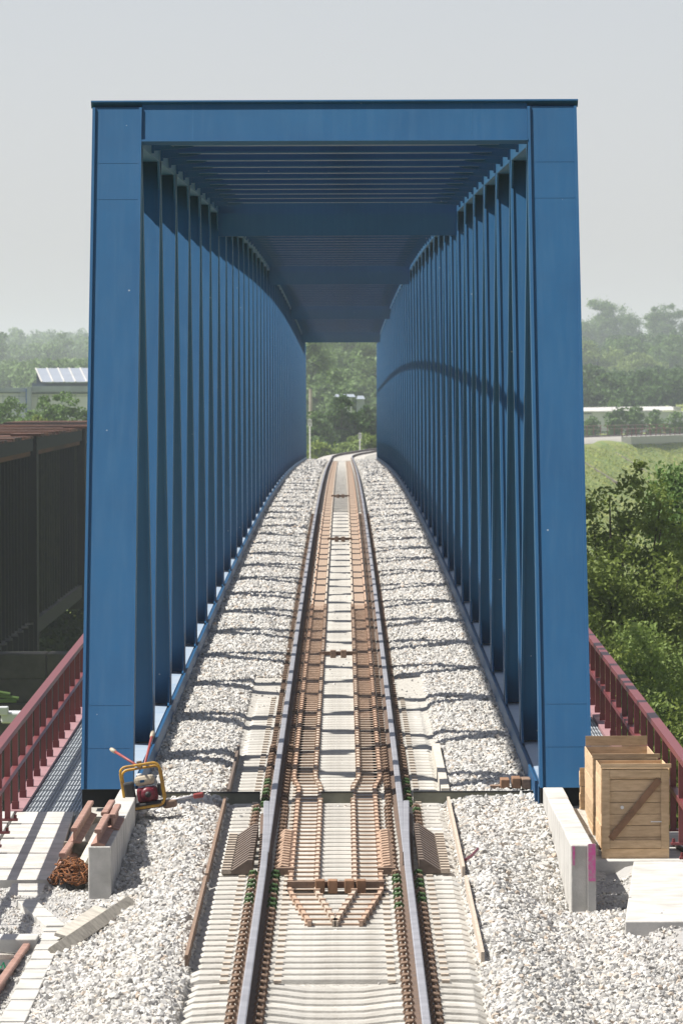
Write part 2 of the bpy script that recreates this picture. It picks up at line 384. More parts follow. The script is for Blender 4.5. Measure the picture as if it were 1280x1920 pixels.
def stone_points():
    P = []; SC = []
    def zone(d0, d1, u0, u1, dens, r, jig=1.0):
        n = int((d1 - d0) * (u1 - u0) * dens)
        u = rng.uniform(u0, u1, n); d = rng.uniform(d0, d1, n)
        z = bed_h(u, d) + wav(u, d) * (np.abs(u) > 1.35) + np.polyval(_pc, (d - 300) / 250) - np.polyval(_pc, (87.7 - 300) / 250)
        z = np.where((d < 75) & (np.abs(u) > 2.2), np.maximum(z, np.where(u < 0, h_left(u + TC, d), h_right(u + TC, d))), z)
        rr = r * rng.uniform(.6, 1.5, n)
        P.append(np.stack([u + TC, d, z + rr * rng.uniform(-.25, .75, n)], -1))
        SC.append(rr[:, None] * rng.uniform(.55, 1.25, (n, 3)))
    for s in (-1, 1):
        a, b = sorted((s * 1.33, s * 2.33)); zone(55, 74.9, *sorted((s * 1.33, s * (2.64 if s < 0 else 2.95))), 640, .027); zone(55, 74.9, *sorted((s * 2.55, s * (2.66 if s < 0 else 3.35))), 150, .025)
        zone(74.9, 88.2, *((a, b) if s < 0 else (1.33, 2.44)), 640, .027)
        zone(88.4, 130, *sorted((s * 1.36, s * 2.41)), 560, .027)
        zone(118, 200, *sorted((s * .93, s * 1.36)), 300, .028); zone(130, 200, *sorted((s * 1.25, s * 2.41)), 380, .033)
        zone(200, 300, *sorted((s * .95, s * 2.41)), 170, .04); zone(300, 500, *sorted((s * 1.0, s * 2.41)), 60, .055)
        zone(54, 64.5, *sorted((s * .5, s * 1.25)), 20, .016)
    zone(54, 64.5, -.62, .62, 45, .016)
    zone(64.5, 200, -.2, .2, 14, .016); zone(60, 88, -1.28, 1.28, 9, .013); zone(75.2, 76.2, -.2, .2, 260, .028); zone(64.5, 130, -1.3, -.85, 8, .018); zone(64.5, 130, .85, 1.3, 8, .018)
    zone(74, 88, -.62, -.5, 120, .018); zone(74, 88, .5, .62, 120, .018); zone(76, 86.6, 1.02, 1.3, 150, .022); zone(85.8, 87.8, -1.3, -.86, 260, .026)
    zone(86.7, 87.9, .86, 1.3, 260, .026); zone(87.2, 87.9, -.18, .18, 300, .026)
    P = np.concatenate(P); SC = np.concatenate(SC)
    return P, rng.uniform(0, 6.28, (len(P), 3)), SC
P_, R_, S_ = stone_points()
scatter('ballast', P_, R_, S_, M['stone'], 'pale crushed stone ballast heaped along the track', 'ballast')

# ------------------------------------------------------------------ the blue truss bridge
Y0, PAN, NP = 86.6, 9.45, 44
XI, XO = 2.42, 3.04          # inner and outer faces of the trusses
ZB, ZT, ZTT = .10, 7.86, 8.37
br = thing('truss_bridge', 'blue painted steel truss railway bridge with long tunnel of diagonals', 'bridge', (TC, Y0, -1))
def member(a, b, side, name, depth=.36, lip=.028):
    """Welded box member in the truss plane: two flanges with inset cover plates."""
    a = Vector(a); b = Vector(b); t = (b - a).normalized(); n = Vector((0, t.z, -t.y))
    if n.y > 0: n = -n
    m = MB(); lv = n - t * (n.z / t.z)          # ends are cut level
    def bar(x0, x1, k):
        m.hexa([Vector((x + TC, p.y, p.z)) + lv * q * k for x in (x0, x1) for p, q in ((a, 1), (a, -1), (b, -1), (b, 1))])
    for x0, x1 in ((XI, XI + .035), (XO - .035, XO)): bar(x0 * side, x1 * side, depth / 2)
    bar(side * (XI + .035), side * (XO - .035), depth / 2 - lip)
    return m.build(name, M['blue'], br)
def node_b(i): d = Y0 + PAN * i; return Vector((0, d, zp(d) + ZB))
def node_t(i): d = Y0 + PAN * (i + .5); return Vector((0, d, zp(d) + ZT + .02))
def fillet(name, side, xin, c, dy, dz, size):
    pass
for side in (-1, 1):
    for i in range(NP):
        if i == 0:
            a = node_b(0); b = node_t(0); t = (b - a).normalized(); b = b + t * (ZTT - ZT + .05)
            p = member(a, b, side, 'end_post', .5, .03)
            n = Vector((0, -t.z, t.y)) * (.25 - .03 - .0045)
            for zz in (.36, .86, 7.02, 7.48):          # weld beads across the cover plate
                q = a + t * (zz / t.z) + n
                MB().beam((TC + side * (XI + .036), q.y, q.z), (TC + side * (XO - .036), q.y, q.z), .016, .0025).build('weld_seam', M['weld'], p)
        else:
            member(node_b(i), node_t(i), side, 'diagonal')
        member(node_t(i), node_b(i + 1), side, 'diagonal')
    # chords follow the hump of the line
    def chord(name, z0, z1, d0, d1, x0, x1, step=PAN / 2):
        ds = np.arange(d0, d1 + .01, step); sec = []
        for d in ds:
            z = zp(d); sec.append([(TC + side * x0, d, z + z0), (TC + side * x1, d, z + z0), (TC + side * x1, d, z + z1), (TC + side * x0, d, z + z1)])
        return MB().sweep(sec).build(name, M['blue'], br)
    tc_ = chord('top_chord', ZT, ZTT, Y0 + PAN / 2 + .32, Y0 + PAN * (NP - .5) + .3, XI + .004, XO - .004)
    chord('bottom_chord', -.85, ZB - .03, Y0 + .5, Y0 + PAN * NP + .3, XI + .003, XO - .003)
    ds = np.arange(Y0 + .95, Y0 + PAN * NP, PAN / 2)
    MB().sweep([[(TC + side * (XI + .04), q, zp(q) + ZB - .029), (TC + side * (XO - .04), q, zp(q) + ZB - .029), (TC + side * (XO - .04), q, zp(q) + ZB - .015), (TC + side * (XI + .04), q, zp(q) + ZB - .015)] for q in ds]).build('ledge_sheen_plate', M['ledge'], br)  # thin pale plate added on the chord top, carrying a painted sheen
    chord('kerb_plate', -.5, ZB + .01, Y0 + .9, Y0 + PAN * NP + .2, XI - .03, XI - .002)
    for i in range(1, NP * 2 - 1):                    # stiffener ribs on the inside of the top chord
        d = Y0 + PAN * (i + .98) / 2
        if d < Y0 + PAN * 12:
            z = zp(d); MB().box(TC + side * XI - .035 * (side > 0), TC + side * XI + .035 * (side < 0), d - .02, d + .02, z + ZT + .02, z + ZTT - .06).build('stiffener', M['blue'], br)
    for i in range(NP):                               # gussets with rounded throats
        for (nd, sgn, top) in ((node_t(i), -1, True), (node_b(i + 1), 1, False)):
            if nd.y > Y0 + PAN * 18: continue
            w0, w1, hh = .95, .42, .6
            poly = []
            for k in range(7):
                q = k / 6; poly.append((w1 + (w0 - w1) * (1 - math.cos(q * math.pi / 2)), sgn * hh * (1 - math.sin(q * math.pi / 2))))
            pts = [(nd.y + a, nd.z + b) for a, b in poly] + [(nd.y - a, nd.z + b) for a, b in reversed(poly)]
            if top and i == 0: pts = [(max(a, nd.y + .35), b) for a, b in pts]
            MB().prism(pts, 0, TC + side * (XI + .006), TC + side * (XI + .03)).build('gusset_plate', M['blue'], br)
            MB().prism(pts, 0, TC + side * (XO - .03), TC + side * (XO - .006)).build('gusset_plate', M['blue'], br)
# portal beam in the plane of the end posts
def portal():
    a = node_b(0); b = node_t(0); t = (b - a).normalized(); n = Vector((0, -t.z, t.y))
    p0 = a + t * ((ZT - ZB) / t.z); p1 = a + t * ((ZTT - ZB - .035) / t.z)
    m = MB(); x0, x1 = TC - XI + .002, TC + XI - .002
    def slab(q0, q1, n0, n1, xa=x0, xb=x1):
        m.hexa([Vector((x, 0, 0)) + q + n * k for x in (xa, xb) for q, k in ((q0, n0), (q0, n1), (q1, n1), (q1, n0))])
    slab(p0, p1, .15, .215)
    slab(p0 - t * .03, p0 - t * .001, .17, .262)
    o = m.build('portal_beam', M['blue'], br)
    m = MB(); q0 = p1 + t * .003; slab(q0, q0 + t * .022, .12, .268, TC - XO - .02, TC + XO + .02); m.build('portal_cap', M['blue'], br)
    for x in (-1.78, 1.72):
        q = p0 + n * .2135; w = p1 + n * .2135
        MB().beam((TC + x, q.y, q.z), (TC + x, w.y, w.z), .016, .005, up=tuple(n)).build('weld_seam', M['weld'], o)
portal()
for i in range(2, NP * 2 - 1):                        # roof struts at every half panel
    d = Y0 + PAN * i / 2; z = zp(d) - .075
    k = i // 2
    if i % 2 == 1 and k in (6, 17, 28, 38, 43):
        m = MB(); m.box(TC - XI, TC + XI, d - .22, d + .2, z + 7.72, z + 8.43); m.box(TC - XI, TC + XI, d - .34, d - .221, z + 7.45, z + 7.92)
        m.build('cross_girder', M['blue'], br); continue
    m = MB(); x0, x1 = TC - XI + .006, TC + XI - .006
    m.box(x0, x1, d - .012, d + .012, z + 8.08, z + 8.36); m.box(x0 + .25, x1 - .25, d - .26, d + .26, z + 8.055, z + 8.078); m.box(x0, x1, d - .11, d + .11, z + 8.362, z + 8.39)
    for s in (-1, 1):
        m.prism([(TC + s * (XI - .01), z + 7.99), (TC + s * (XI - .01), z + 8.079), (TC + s * (XI - .62), z + 8.079), (TC + s * (XI - .5), z + 8.03)], 1, d - .016, d + .016)
    m.build('roof_strut', M['blue'], br)
sec = []
for d in np.arange(Y0 + PAN * .5 + .3, Y0 + PAN * (NP - .5), PAN / 2):
    z = zp(d) - .075; sec.append([(TC - .05, d, z + 8.2), (TC + .05, d, z + 8.2), (TC + .05, d, z + 8.31), (TC - .05, d, z + 8.31)])
MB().sweep(sec).build('ridge_strut', M['blue'], br)
m = MB()
for a, b in ((-2.41, -.93), (-.19, .2), (.93, 2.41)): m.box(TC + a, TC + b, 88.29, 88.35, -.7, -.075)
m.box(TC - 2.41, TC + 2.41, 88.29, 88.35, -.7, -.26); m.build('deck_end_plate', M['plate'], br)
m = MB()
for a, b in ((-2.41, -.93), (-.19, .2), (.93, 2.41)): m.box(TC + a, TC + b, 88.27, 88.37, -.073, -.058)
m.build('deck_end_cap', M['dark'], br)
for s in (-1, 1): MB().box(TC + s * 2.44, TC + s * 3.05, 87.0, 87.09, -.9, .05).build('shade_panel', M['black'], br)  # added black panels put shade into the bearing gaps below the end posts

# ------------------------------------------------------------------ railway track
tr = thing('railway_track', 'single railway track with concrete sleepers running through the blue bridge', 'railway track', (TC, 60, -.2))
G = .7525
def rail_section(x, d, z, head=.036, web=.009, foot=.075, hh=.172):
    p = [(-foot, -hh), (foot, -hh), (foot, -hh + .013), (web, -hh + .033), (web, -.045), (head, -.036), (head, -.008), (head - .01, 0), (-head + .01, 0), (-head, -.008), (-head, -.036), (-web, -.045), (-web, -hh + .033), (-foot, -hh + .013)]
    return [(x + a, d, z + b) for a, b in p]
def rail(ds, xf, name, parent, zf=zp, hf=None):
    m = MB(); m.sweep([rail_section(xf(d), d, zf(d), *(hf(d) if hf else ())) for d in ds])
    me = m.mesh(name, M['rail_rust']); me.materials.append(M['rail_top'])
    for p in me.polygons:
        c = p.center; zz = zf(c.y)
        if c.z > zz - .012 and abs(p.normal.z) > .3: p.material_index = 1
    return link(name, me, parent)
ds_far = np.concatenate([np.arange(78.0, 200, 3), np.arange(200, 1250, 6)])
for s in (-1, 1):
    # stock rail swings outwards beside the tongue of the bridge rail
    def near_x(d, s=s): return TC + s * (G + .075 * min(1.0, max(0.0, (d - 75.5) / 10.5)) ** 1.5)
    rail(np.concatenate([np.arange(44, 74, 3), np.arange(74, 86.6, .9)]), near_x, 'rail', tr)
    def far_x(d, s=s):
        return xc(d) + s * (G - (.026 * min(1, max(0, (86 - d) / 8.4))))
    def tongue(d):
        k = min(1, max(0, (86 - d) / 8.4)); return (.036 - .026 * k, .009, .075 - .055 * k)
    r = rail(np.concatenate([np.arange(77.6, 90, 1.0), ds_far[5:]]), far_x, 'rail', tr, hf=tongue)
# sleepers
def sleeper_mesh(dip):
    xs = [-1.3, -1.22, -1.0, -.75, -.5, -.25, 0, .25, .5, .75, 1.0, 1.22, 1.3]
    zt = [-.06, -.02, -.008, 0, -.015, -.045, -.05, -.045, -.015, 0, -.008, -.02, -.06] if dip else [-.03] + [0] * 11 + [-.03]
    sec = [[(x, -.15, -.2), (x, .15, -.2), (x, .115, z - .02), (x, .085, z), (x, -.085, z), (x, -.115, z - .02)] for x, z in zip(xs, zt)]
    return MB().sweep(sec).mesh('sleeper', M['sleeper'])
sl_flat, sl_dip = sleeper_mesh(False), sleeper_mesh(True)
SP = .6; d = 54.3; sl_list = []
far = MB(); k = 0
while d < 500:
    if k < 300:
        o = link('sleeper', sl_dip if d < 64.6 else sl_flat, tr, loc=Vector((TC + random.uniform(-.008, .008), d, zp(d) - .186))); sl_list.append((o, d))
    elif d < 500:
        far.box(TC - 1.3, TC + 1.3, d - .11, d + .11, zp(d) - .36, zp(d) - .186)
    k += 1; d += SP
o = far.build('sleeper_row', M['sleeper'], tr); o['kind'] = 'stuff'
# fastenings
def clip_mesh(m_):
    m = MB(); m.box(-.042, .042, -.075, .075, -.012, .012)
    m.tube([(-.045, -.05, .0), (-.03, -.05, .045), (.02, -.05, .055), (.045, -.05, .02)], .012, 6)
    m.tube([(-.045, .05, .0), (-.03, .05, .045), (.02, .05, .055), (.045, .05, .02)], .012, 6)
    m.tube([(.0, 0, 0), (0, 0, .06)], .018, 6)
    return m.mesh('rail_clip', m_)
cm, cg = clip_mesh(M['rust']), clip_mesh(M['green_pad'])
rest = MB(); n = 0
cv = [tuple(v.co) for v in cm.vertices]; cf = [tuple(p.vertices) for p in cm.polygons]
for o_, d in sl_list:
    for s in (-1, 1):
        for e in (-1, 1):
            u = s * G + e * .118 + (s * .08 if (76.5 < d < 86.8 and e == s) else 0)
            if 76.5 < d < 86.8 and e != s: u -= s * .02
            g = (72.0 < d < 76.8) or (86 < d < 92)
            if n < 300:
                link('rail_clip', cg if g and (e == s or d < 77) and n % 3 else cm, tr, loc=Vector((TC + u, d, zp(d) - .17)), rot=(0, 0, 0 if e < 0 else math.pi)); n += 1
            elif d < 230:
                rest.box(TC + u - .035, TC + u + .035, d - .07, d + .07, zp(d) - .19, zp(d) - .14)
o = rest.build('rail_clip_row', M['rust'], tr); o['kind'] = 'stuff'
# dusty sole plates outside the rails on the flat sleepers
rest = MB()
for o_, d in sl_list:
    if d < 64.5 or d > 112: continue
    for s in (-1, 1):
        for u in (G - .245, G + .235):
            rest.box(TC + s * u - .035, TC + s * u + .035, d - .06, d + .06, zp(d) - .19, zp(d) - .165)
o = rest.build('tie_plate', M['dust_bar'], tr); o['kind'] = 'stuff'

# guard rails: a rusty ladder on both sides of the centre, meeting in a point in front
def g_jog(d): return .075 * float(sst(90.0, 92.5, d))
def g_in(d): return .20 + g_jog(d) if d > 74.3 else max(.012, .20 * (d - 70.4) / 3.9)
def g_out(d): return .47 + g_jog(d) if d > 74.3 else max(.25, .25 + .22 * (d - 70.4) / 3.9)
for s in (-1, 1):
    gr = thing('guard_rail', ('left' if s < 0 else 'right') + ' rusty ladder-like guard rail between the running rails', 'guard rail', (TC + s * .3, 75, -.18), 'guard rails between the running rails')
    for fn in (g_in, g_out):
        ds = np.concatenate([np.arange(70.4, 76, .65), np.arange(76, 90, 3), np.arange(90, 94, .5), np.arange(94, 500, 8)])
        sec = []
        for d in ds:
            x = TC + s * fn(d); z = zp(d); w = .018
            sec.append([(x - w, d, z - .19), (x + w, d, z - .19), (x + w, d, z - .135), (x - w, d, z - .135)])
        MB().sweep(sec).build('guard_bar', M['rust_pale'] if fn is g_out else M['dust_bar'], gr)
    d = 70.5; k = 0; rest = MB()
    while d < 148:
        z = zp(d); a, b = g_in(d) - .035, g_out(d) + .045
        x0, x1 = sorted((TC + s * max(a, -.02 if a < 0 else a), TC + s * b))
        if k < 60:
            MB().box(x0, x1, d - .06, d + .06, z - .192, z - (.169 if d < 91 else .160)).build('rung', M['rust_band'], gr)
        else: rest.box(x0, x1, d - .06, d + .06, z - .192, z - .160)
        for q in (g_in(d), g_out(d)):
            rest.box(TC + s * q - .032, TC + s * q + .032, d - .04, d + .04, z - .15, z - .118)
        k += 1; d += SP
    o = rest.build('rung_clamp', M['rust_pale'], gr); o['kind'] = 'stuff'
    ds = np.arange(146, 500, 6); sec = []
    for d in ds:
        z = zp(d); x0, x1 = TC + s * .30, TC + s * .52
        sec.append([(x0, d, z - .2), (x1, d, z - .2), (x1, d, z - .168), (x0, d, z - .168)])
    MB().sweep(sec).build('cover_strip', M['rust_band'], gr)
    # second dark strip beside the right-hand running rail
# cross bars with clamps between the guard rails
for i, (d, lab) in enumerate(((74.6, 'rusty cross bar with clamps where the guard rails start to converge'), (125.5, 'small dark cross bar in the middle of the bridge track'),
                              (196, 'small rusty cross bar far along the bridge track'), (262, 'tiny rusty cross bar near the far end of the bridge'))):
    cb = thing('cross_bar', lab, 'cross bar', (TC, d, zp(d) - .18), 'cross bars between the guard rails')
    z = zp(d); w = .5 if i == 0 else .33
    MB().box(TC - w, TC + w, d - .05, d + .05, z - .15, z - .08).build('bar', M['rust'], cb)
    for x in ((-.16, -.03, .14, .26) if i == 0 else (-.09, .09)):
        MB().box(TC + x - .05, TC + x + .05, d - .3, d - .051, z - .185, z - .05).build('clamp', M['wood_dark'] if i == 0 else M['rust'], cb, bevel=.01)

# expansion-joint brackets
for s in (-1, 1):
    ej = thing('expansion_joint', ('left' if s < 0 else 'right') + ' rail expansion joint with rows of brown ribbed brackets', 'rail joint', (TC + s * G, 77, -.2), 'rail expansion joints at the bridge end')
    d = 77.0
    for k in range(15):
        z = zp(d) - .186
        x0 = TC + s * (G + .13); x1 = TC + s * (G + .36)
        MB().prism([(x0, z), (x1, z), (x1, z + .03), (x0 + s * .05, z + .15), (x0, z + .15)], 1, d - .03, d + .2).build('rib', M['fin'], ej)
        MB().box(*sorted((x1 + s * .003, x1 + s * .10)), d - .04, d + .1, z + .001, z + .05).build('rib_foot', M['dust_bar'], ej)
        m = MB(); xa, xb = TC + s * (G - .13), TC + s * (G - .29); m.tube([(xa, d, z + .04), (xa + (xb - xa) * .3, d, z + .085), (xa + (xb - xa) * .7, d, z + .075), (xb, d, z + .01)], .022, 6); m.build('spring_arm', M['rust_pale'], ej)
        d += SP * .62
    MB().box(*sorted((TC + s * (G - .31), TC + s * (G - .12))), 76.75, 76.9, zp(77) - .185, zp(77) - .11).build('end_bracket', M['rust'], ej)

# angle irons holding the ballast at the sleeper ends
for lab, u, d0, d1, mm in (('long rusty angle iron along left sleeper ends near the camera', -1.35, 66.0, 75.3, 'rust'), ('rusty angle iron along left sleeper ends just before the bridge', -1.345, 75.6, 87.6, 'rust'),
                          ('short dark angle iron on the bridge at left sleeper ends', -1.33, 88.9, 98.0, 'fin'), ('long dusty angle iron along right sleeper ends near the camera', 1.35, 66.2, 75.2, 'dust_bar'),
                          ('dusty angle iron along right sleeper ends just before the bridge', 1.345, 76.4, 87.4, 'dust_bar'), ('short pale timber on the bridge at right sleeper ends', 1.33, 88.9, 98.2, 'wood_pale')):
    m = MB(); w = .05 if 'timber' in lab else .016
    ss = np.linspace(d0, d1, 5); m.sweep([[(TC + u - w, q, zp(q) - .3), (TC + u + w, q, zp(q) - .3), (TC + u + w, q, zp(q) - .07), (TC + u - w, q, zp(q) - .07)] for q in ss])
    tag(m.build('timber' if 'timber' in lab else 'angle_iron', M[mm]), lab, 'timber' if 'timber' in lab else 'angle iron', 'retaining strips at the sleeper ends')

# ------------------------------------------------------------------ abutment, side walls, walkways
MB().box(-6, 6, 87.15, 92, -13, -.92).build('abutment', M['concrete_dark']); o = bpy.data.objects['abutment']; tag(o, 'grey concrete abutment under the end of the blue bridge', 'abutment')
m = MB(); m.box(TC - 3.2, TC + 3.2, 498, 512, -13, -1.2); tag(m.build('far_abutment', M['concrete_dark']), 'concrete abutment under the far end of the blue bridge', 'abutment')
for k, d in enumerate((Y0 + PAN * 6.5, Y0 + PAN * 17.5, Y0 + PAN * 28.5, Y0 + PAN * 38.5)):
    m = MB(); m.box(TC - 3.0, TC + 3.0, d - 1.2, d + 1.2, -14, zp(d) - 1.1); tag(m.build('bridge_pier', M['concrete_dark']), 'concrete pier carrying the blue bridge, number %s from the near end' % ('one', 'two', 'three', 'four')[k], 'pier', 'piers of the blue bridge')

def side_wall(name, x0, x1, lab):
    w = thing(name, lab, 'wall', ((x0 + x1) / 2, 75.4, -1))
    n = 5; L = (86.3 - 75.5) / n
    for i in range(n):
        a = 75.5 + i * L
        MB().box(x0 + random.uniform(-.006, .006), x1 + random.uniform(-.006, .006), a + .004, a + L - .004, -1.1, .09 + random.uniform(-.004, .004)).build('wall_block', M['concrete_white'], w, bevel=.012)
    return w
lw = side_wall('retaining_wall', -2.66, -2.43, 'low pale concrete wall holding the ballast, left of the track')
rw = side_wall('retaining_wall', 2.36, 2.60, 'low pale concrete wall with pink paint on its end, right of the track')
MB().box(2.545, 2.607, 75.485, 75.498, -.34, .08).build('pink_mark', M['pink'], rw)
MB().box(2.375, 2.40, 75.487, 75.498, -.12, .082).build('pink_mark', M['pink'], rw)
MB().box(2.53, 2.615, 75.40, 75.484, -1.0, .1).build('marker_board', M['concrete'], rw)
MB().box(2.535, 2.61, 75.384, 75.398, -.28, .11).build('pink_mark', M['pink'], rw)

# gravel platforms left and right of the approach
def platform(name, poly, h, m_, lab):
    xs = np.linspace(poly[0], poly[1], 24); ds = np.linspace(poly[2], poly[3], 60)
    X, D = np.meshgrid(xs, ds); Z = h(X, D) + .012 * np.sin(X * 7 + D * 3) + .01 * np.sin(D * 5.3 - X * 3)
    n = len(xs); v = np.stack([X, D, Z], -1).reshape(-1, 3)
    f = [(j * n + i, j * n + i + 1, (j + 1) * n + i + 1, (j + 1) * n + i) for j in range(len(ds) - 1) for i in range(n - 1)]
    me = bpy.data.meshes.new(name); me.from_pydata(v.tolist(), [], f); me.materials.append(M[m_]); me.update()
    me.polygons.foreach_set('use_smooth', [True] * len(me.polygons))
    return tag(link(name, me), lab, 'ground', kind='structure')
platform('gravel_ground', (-5.2, -2.42, 50, 87.1), h_left, 'gravel', 'fine grey gravel beside the track on the left')
platform('gravel_ground', (2.40, 5.2, 50, 87.1), h_right, 'gravel', 'fine grey gravel beside the track on the right')

def gravel_points():
    P = []; SC = []
    for x0, x1, h in ((-3.75, -2.6, h_left), (2.5, 4.2, h_right)):
        n = int((x1 - x0) * 26 * 330); x = rng.uniform(x0, x1, n); d = rng.uniform(56, 80, n)
        z = h(x, d) + .012 * np.sin(x * 7 + d * 3) + .01 * np.sin(d * 5.3 - x * 3); rr = .012 * rng.uniform(.5, 1.9, n)
        P.append(np.stack([x, d, z], -1)); SC.append(rr[:, None] * rng.uniform(.6, 1.2, (n, 3)))
    P = np.concatenate(P); return P, rng.uniform(0, 6.28, (len(P), 3)), np.concatenate(SC)
P_, R_, S_ = gravel_points()
scatter('gravel', P_, R_, S_, M['stone'], 'loose grey gravel and chippings beside the trackbed', 'gravel')

# walkway gratings and red railings along the bridge
for s, nm in ((-1, 'left'), (1, 'right')):
    wk = thing('walkway', 'galvanised grating walkway outside the %s truss' % nm, 'walkway', (TC + s * 3.4, Y0, -.2), 'bridge walkways')
    d = 86.7
    for k in range(36):
        m = MB(); x0, x1 = sorted((TC + s * 3.06, TC + s * 3.74)); z = zp(d + .5) - .2
        nb = 17
        for i in range(nb):
            x = x0 + (x1 - x0) * (i + .5) / nb; m.box(x - .006, x + .006, d + .01, d + .98, z - .03, z)
        for q in (0.02, .2, .4, .6, .8, .97): m.box(x0, x1, d + q, d + q + .012, z - .032, z - .003)
        m.build('grating_panel', M['steel_grate'], wk); d += 1.0
    for k in range(1):
        m = MB(); x0, x1 = sorted((TC + s * 3.06, TC + s * 3.76)); m.sweep([[(x0, q, zp(q) - .42), (x1, q, zp(q) - .42), (x1, q, zp(q) - .36), (x0, q, zp(q) - .36)] for q in np.linspace(86.7, 300, 30)]); m.build('under_plate', M['concrete_dark'], wk)
    rl = thing('railing', 'oxide red steel railing along the %s walkway' % nm, 'railing', (TC + s * 3.84, 80, -.2), 'red railings of the bridge')
    X = TC + s * 3.84
    def zr(d): return zp(d) if d > 84 else zp(84) + (d - 84) * .012
    def strip(name, w, z0, z1, d0, d1, m_, x=X):
        ds = np.arange(d0, d1, 4.0); return MB().sweep([[(x - w, q, zr(q) + z0), (x + w, q, zr(q) + z0), (x + w, q, zr(q) + z1), (x - w, q, zr(q) + z1)] for q in ds]).build(name, M[m_], rl)
    strip('handrail', .055, .80, .865, 68, 240, 'red'); strip('middle_rail', .035, .30, .36, 68, 240, 'red')
    strip('edge_beam', .095, -.34, -.16, 86.5, 240, 'red_kerb')
    mp_ = MB(); mp_.box(-.033, .033, -.05, .05, 0, .97); pm = mp_.mesh('post', M['red'])
    mf_ = MB(); mf_.box(-.042, .042, -.07, .07, 0, .09); fm = mf_.mesh('post_foot', M['red'])
    mb_ = MB(); mb_.box(-.12, .12, -.09, .09, 0, .025)
    for a in (-.09, .09): mb_.tube([(a, 0, .02), (a, 0, .07)], .018, 6)
    bm_ = mb_.mesh('base_plate', M['red'])
    d = 70.4
    while d < 200:
        o = link('post', pm, rl, loc=Vector((X, d, zr(d) - .16)))
        fo = bpy.data.objects.new('post_foot', fm if d > 86.5 else bm_); C.objects.link(fo); fo.parent = o; fo.location = (0, 0, .002)
        d += 2.05

# concrete slab path on the left, stepping down towards the camera
def on(px, py, h):
    """Where the photograph's pixel meets the surface z = h(x, d)."""
    lo, hi = 50.0, 100.0
    for _ in range(40):
        d = (lo + hi) / 2; p = at(px, py, d)
        if p.z > float(h(p.x, d)): lo = d
        else: hi = d
    return p
sp_ = thing('slab_path', 'path of pale concrete planks leading to the left walkway', 'path', (-3.56, 80, -.4))
n = 8; LP = 9.3
def zs(d): return -.19 - .18 * (86.55 - d) / LP
for i in range(n):
    d0 = 86.55 - (i + 1) * LP / n; d1 = d0 + LP / n - .005
    xr0, xr1 = -3.22 + .11 * (86.55 - d0) / LP, -3.22 + .11 * (86.55 - d1) / LP
    MB().hexa([(-3.9, d0, zs(d0) - .1), (xr0, d0, zs(d0) - .1), (xr1, d1, zs(d1) - .1), (-3.9, d1, zs(d1) - .1), (-3.9, d0, zs(d0)), (xr0, d0, zs(d0)), (xr1, d1, zs(d1)), (-3.9, d1, zs(d1))]).build('plank', M['concrete_white'], sp_, bevel=.003)
def slope_slab(name, x0, x1, m_, dz, sh=0.0, d0=77.3, d1=86.5):
    MB().hexa([(x0 + sh, d0, zs(d0) - .3), (x1 + sh, d0, zs(d0) - .3), (x1, d1, zs(d1) - .3), (x0, d1, zs(d1) - .3), (x0 + sh, d0, zs(d0) + dz), (x1 + sh, d0, zs(d0) + dz), (x1, d1, zs(d1) + dz), (x0, d1, zs(d1) + dz)]).build(name, M[m_], sp_, bevel=.006)
slope_slab('edge_strip', -3.19, -3.0, 'concrete', -.03, .1); slope_slab('edge_strip', -2.98, -2.67, 'concrete_white', -.06, .1 * 0); slope_slab('edge_slab', -4.75, -3.93, 'concrete_white', .01)
st = thing('slab_step', 'two tilted concrete slabs below the end of the plank path', 'slabs', (-3.4, 76.4, -.6))
for k in range(2):
    d0 = 77.15 - (k + 1) * .85; d1 = d0 + .83; za = -.40 - .06 * (k + 1); zb = -.40 - .06 * k
    MB().hexa([(-3.55, d0, za - .14), (-3.19, d0, za - .14), (-3.17, d1, zb - .14), (-3.53, d1, zb - .14), (-3.55, d0, za), (-3.19, d0, za), (-3.17, d1, zb), (-3.53, d1, zb)]).build('slab', M['concrete_white'], st, bevel=.01)
kb = thing('cable_trough', 'line of pale concrete trough covers below the left ballast bank', 'cable trough', (-2.85, 66, -.5))
d = 55.0
while d < 71.6:
    z = float(h_left(np.array(-2.8), np.array(d + .5))) + .05 + random.uniform(-.003, .003)
    MB().box(-2.95 + random.uniform(-.006, .006), -2.735 + random.uniform(-.006, .006), d, d + .994, z - .2, z).build('trough_cover', M['concrete_white'], kb, bevel=.008)
    d += 1.0
a, b = on(103, 1748, h_left), on(45, 1697, h_left)
for k in range(3):
    p, q = a.lerp(b, k / 3 + .01), a.lerp(b, (k + 1) / 3 - .01)
    MB().beam((p.x, p.y, p.z + .02), (q.x, q.y, q.z + .02), .2, .1).build('trough_cover', M['concrete_white'], kb, bevel=.008)
# pit with a slab, a board, a cable and an old rail at the lower left
p = on(40, 1760, lambda x, d: -.42)
tag(MB().box(-3.75, p.x + .13, p.y, p.y + .7, -.55, -.42).build('concrete_slab', M['concrete_white'], bevel=.01), 'single concrete slab at the edge of the dark pit, left', 'slab')
tag(MB().box(-3.75, p.x + .10, p.y + .02, p.y + .12, -1.0, -.56).build('pit_wall', M['concrete_dark']), 'grey concrete side of the pit under the slab', 'pit wall')
q = p.y - 2.2
tag(MB().beam((p.x - .5, q, -.42), (p.x - .08, q + .5, -.45), .2, .05).build('board', M['wood_pale'], bevel=.006), 'pale board end sticking in from the left edge beside the pit', 'board')
tag(MB().tube([(p.x - .5, q + .6, -.66), (p.x - .15, q + .8, -.62), (p.x + .05, q + 1.1, -.68), (p.x + .16, q + 1.3, -.74)], .026, 8).build('cable', M['dark'], smooth=True), 'black cable lying in the pit at the left edge', 'cable')
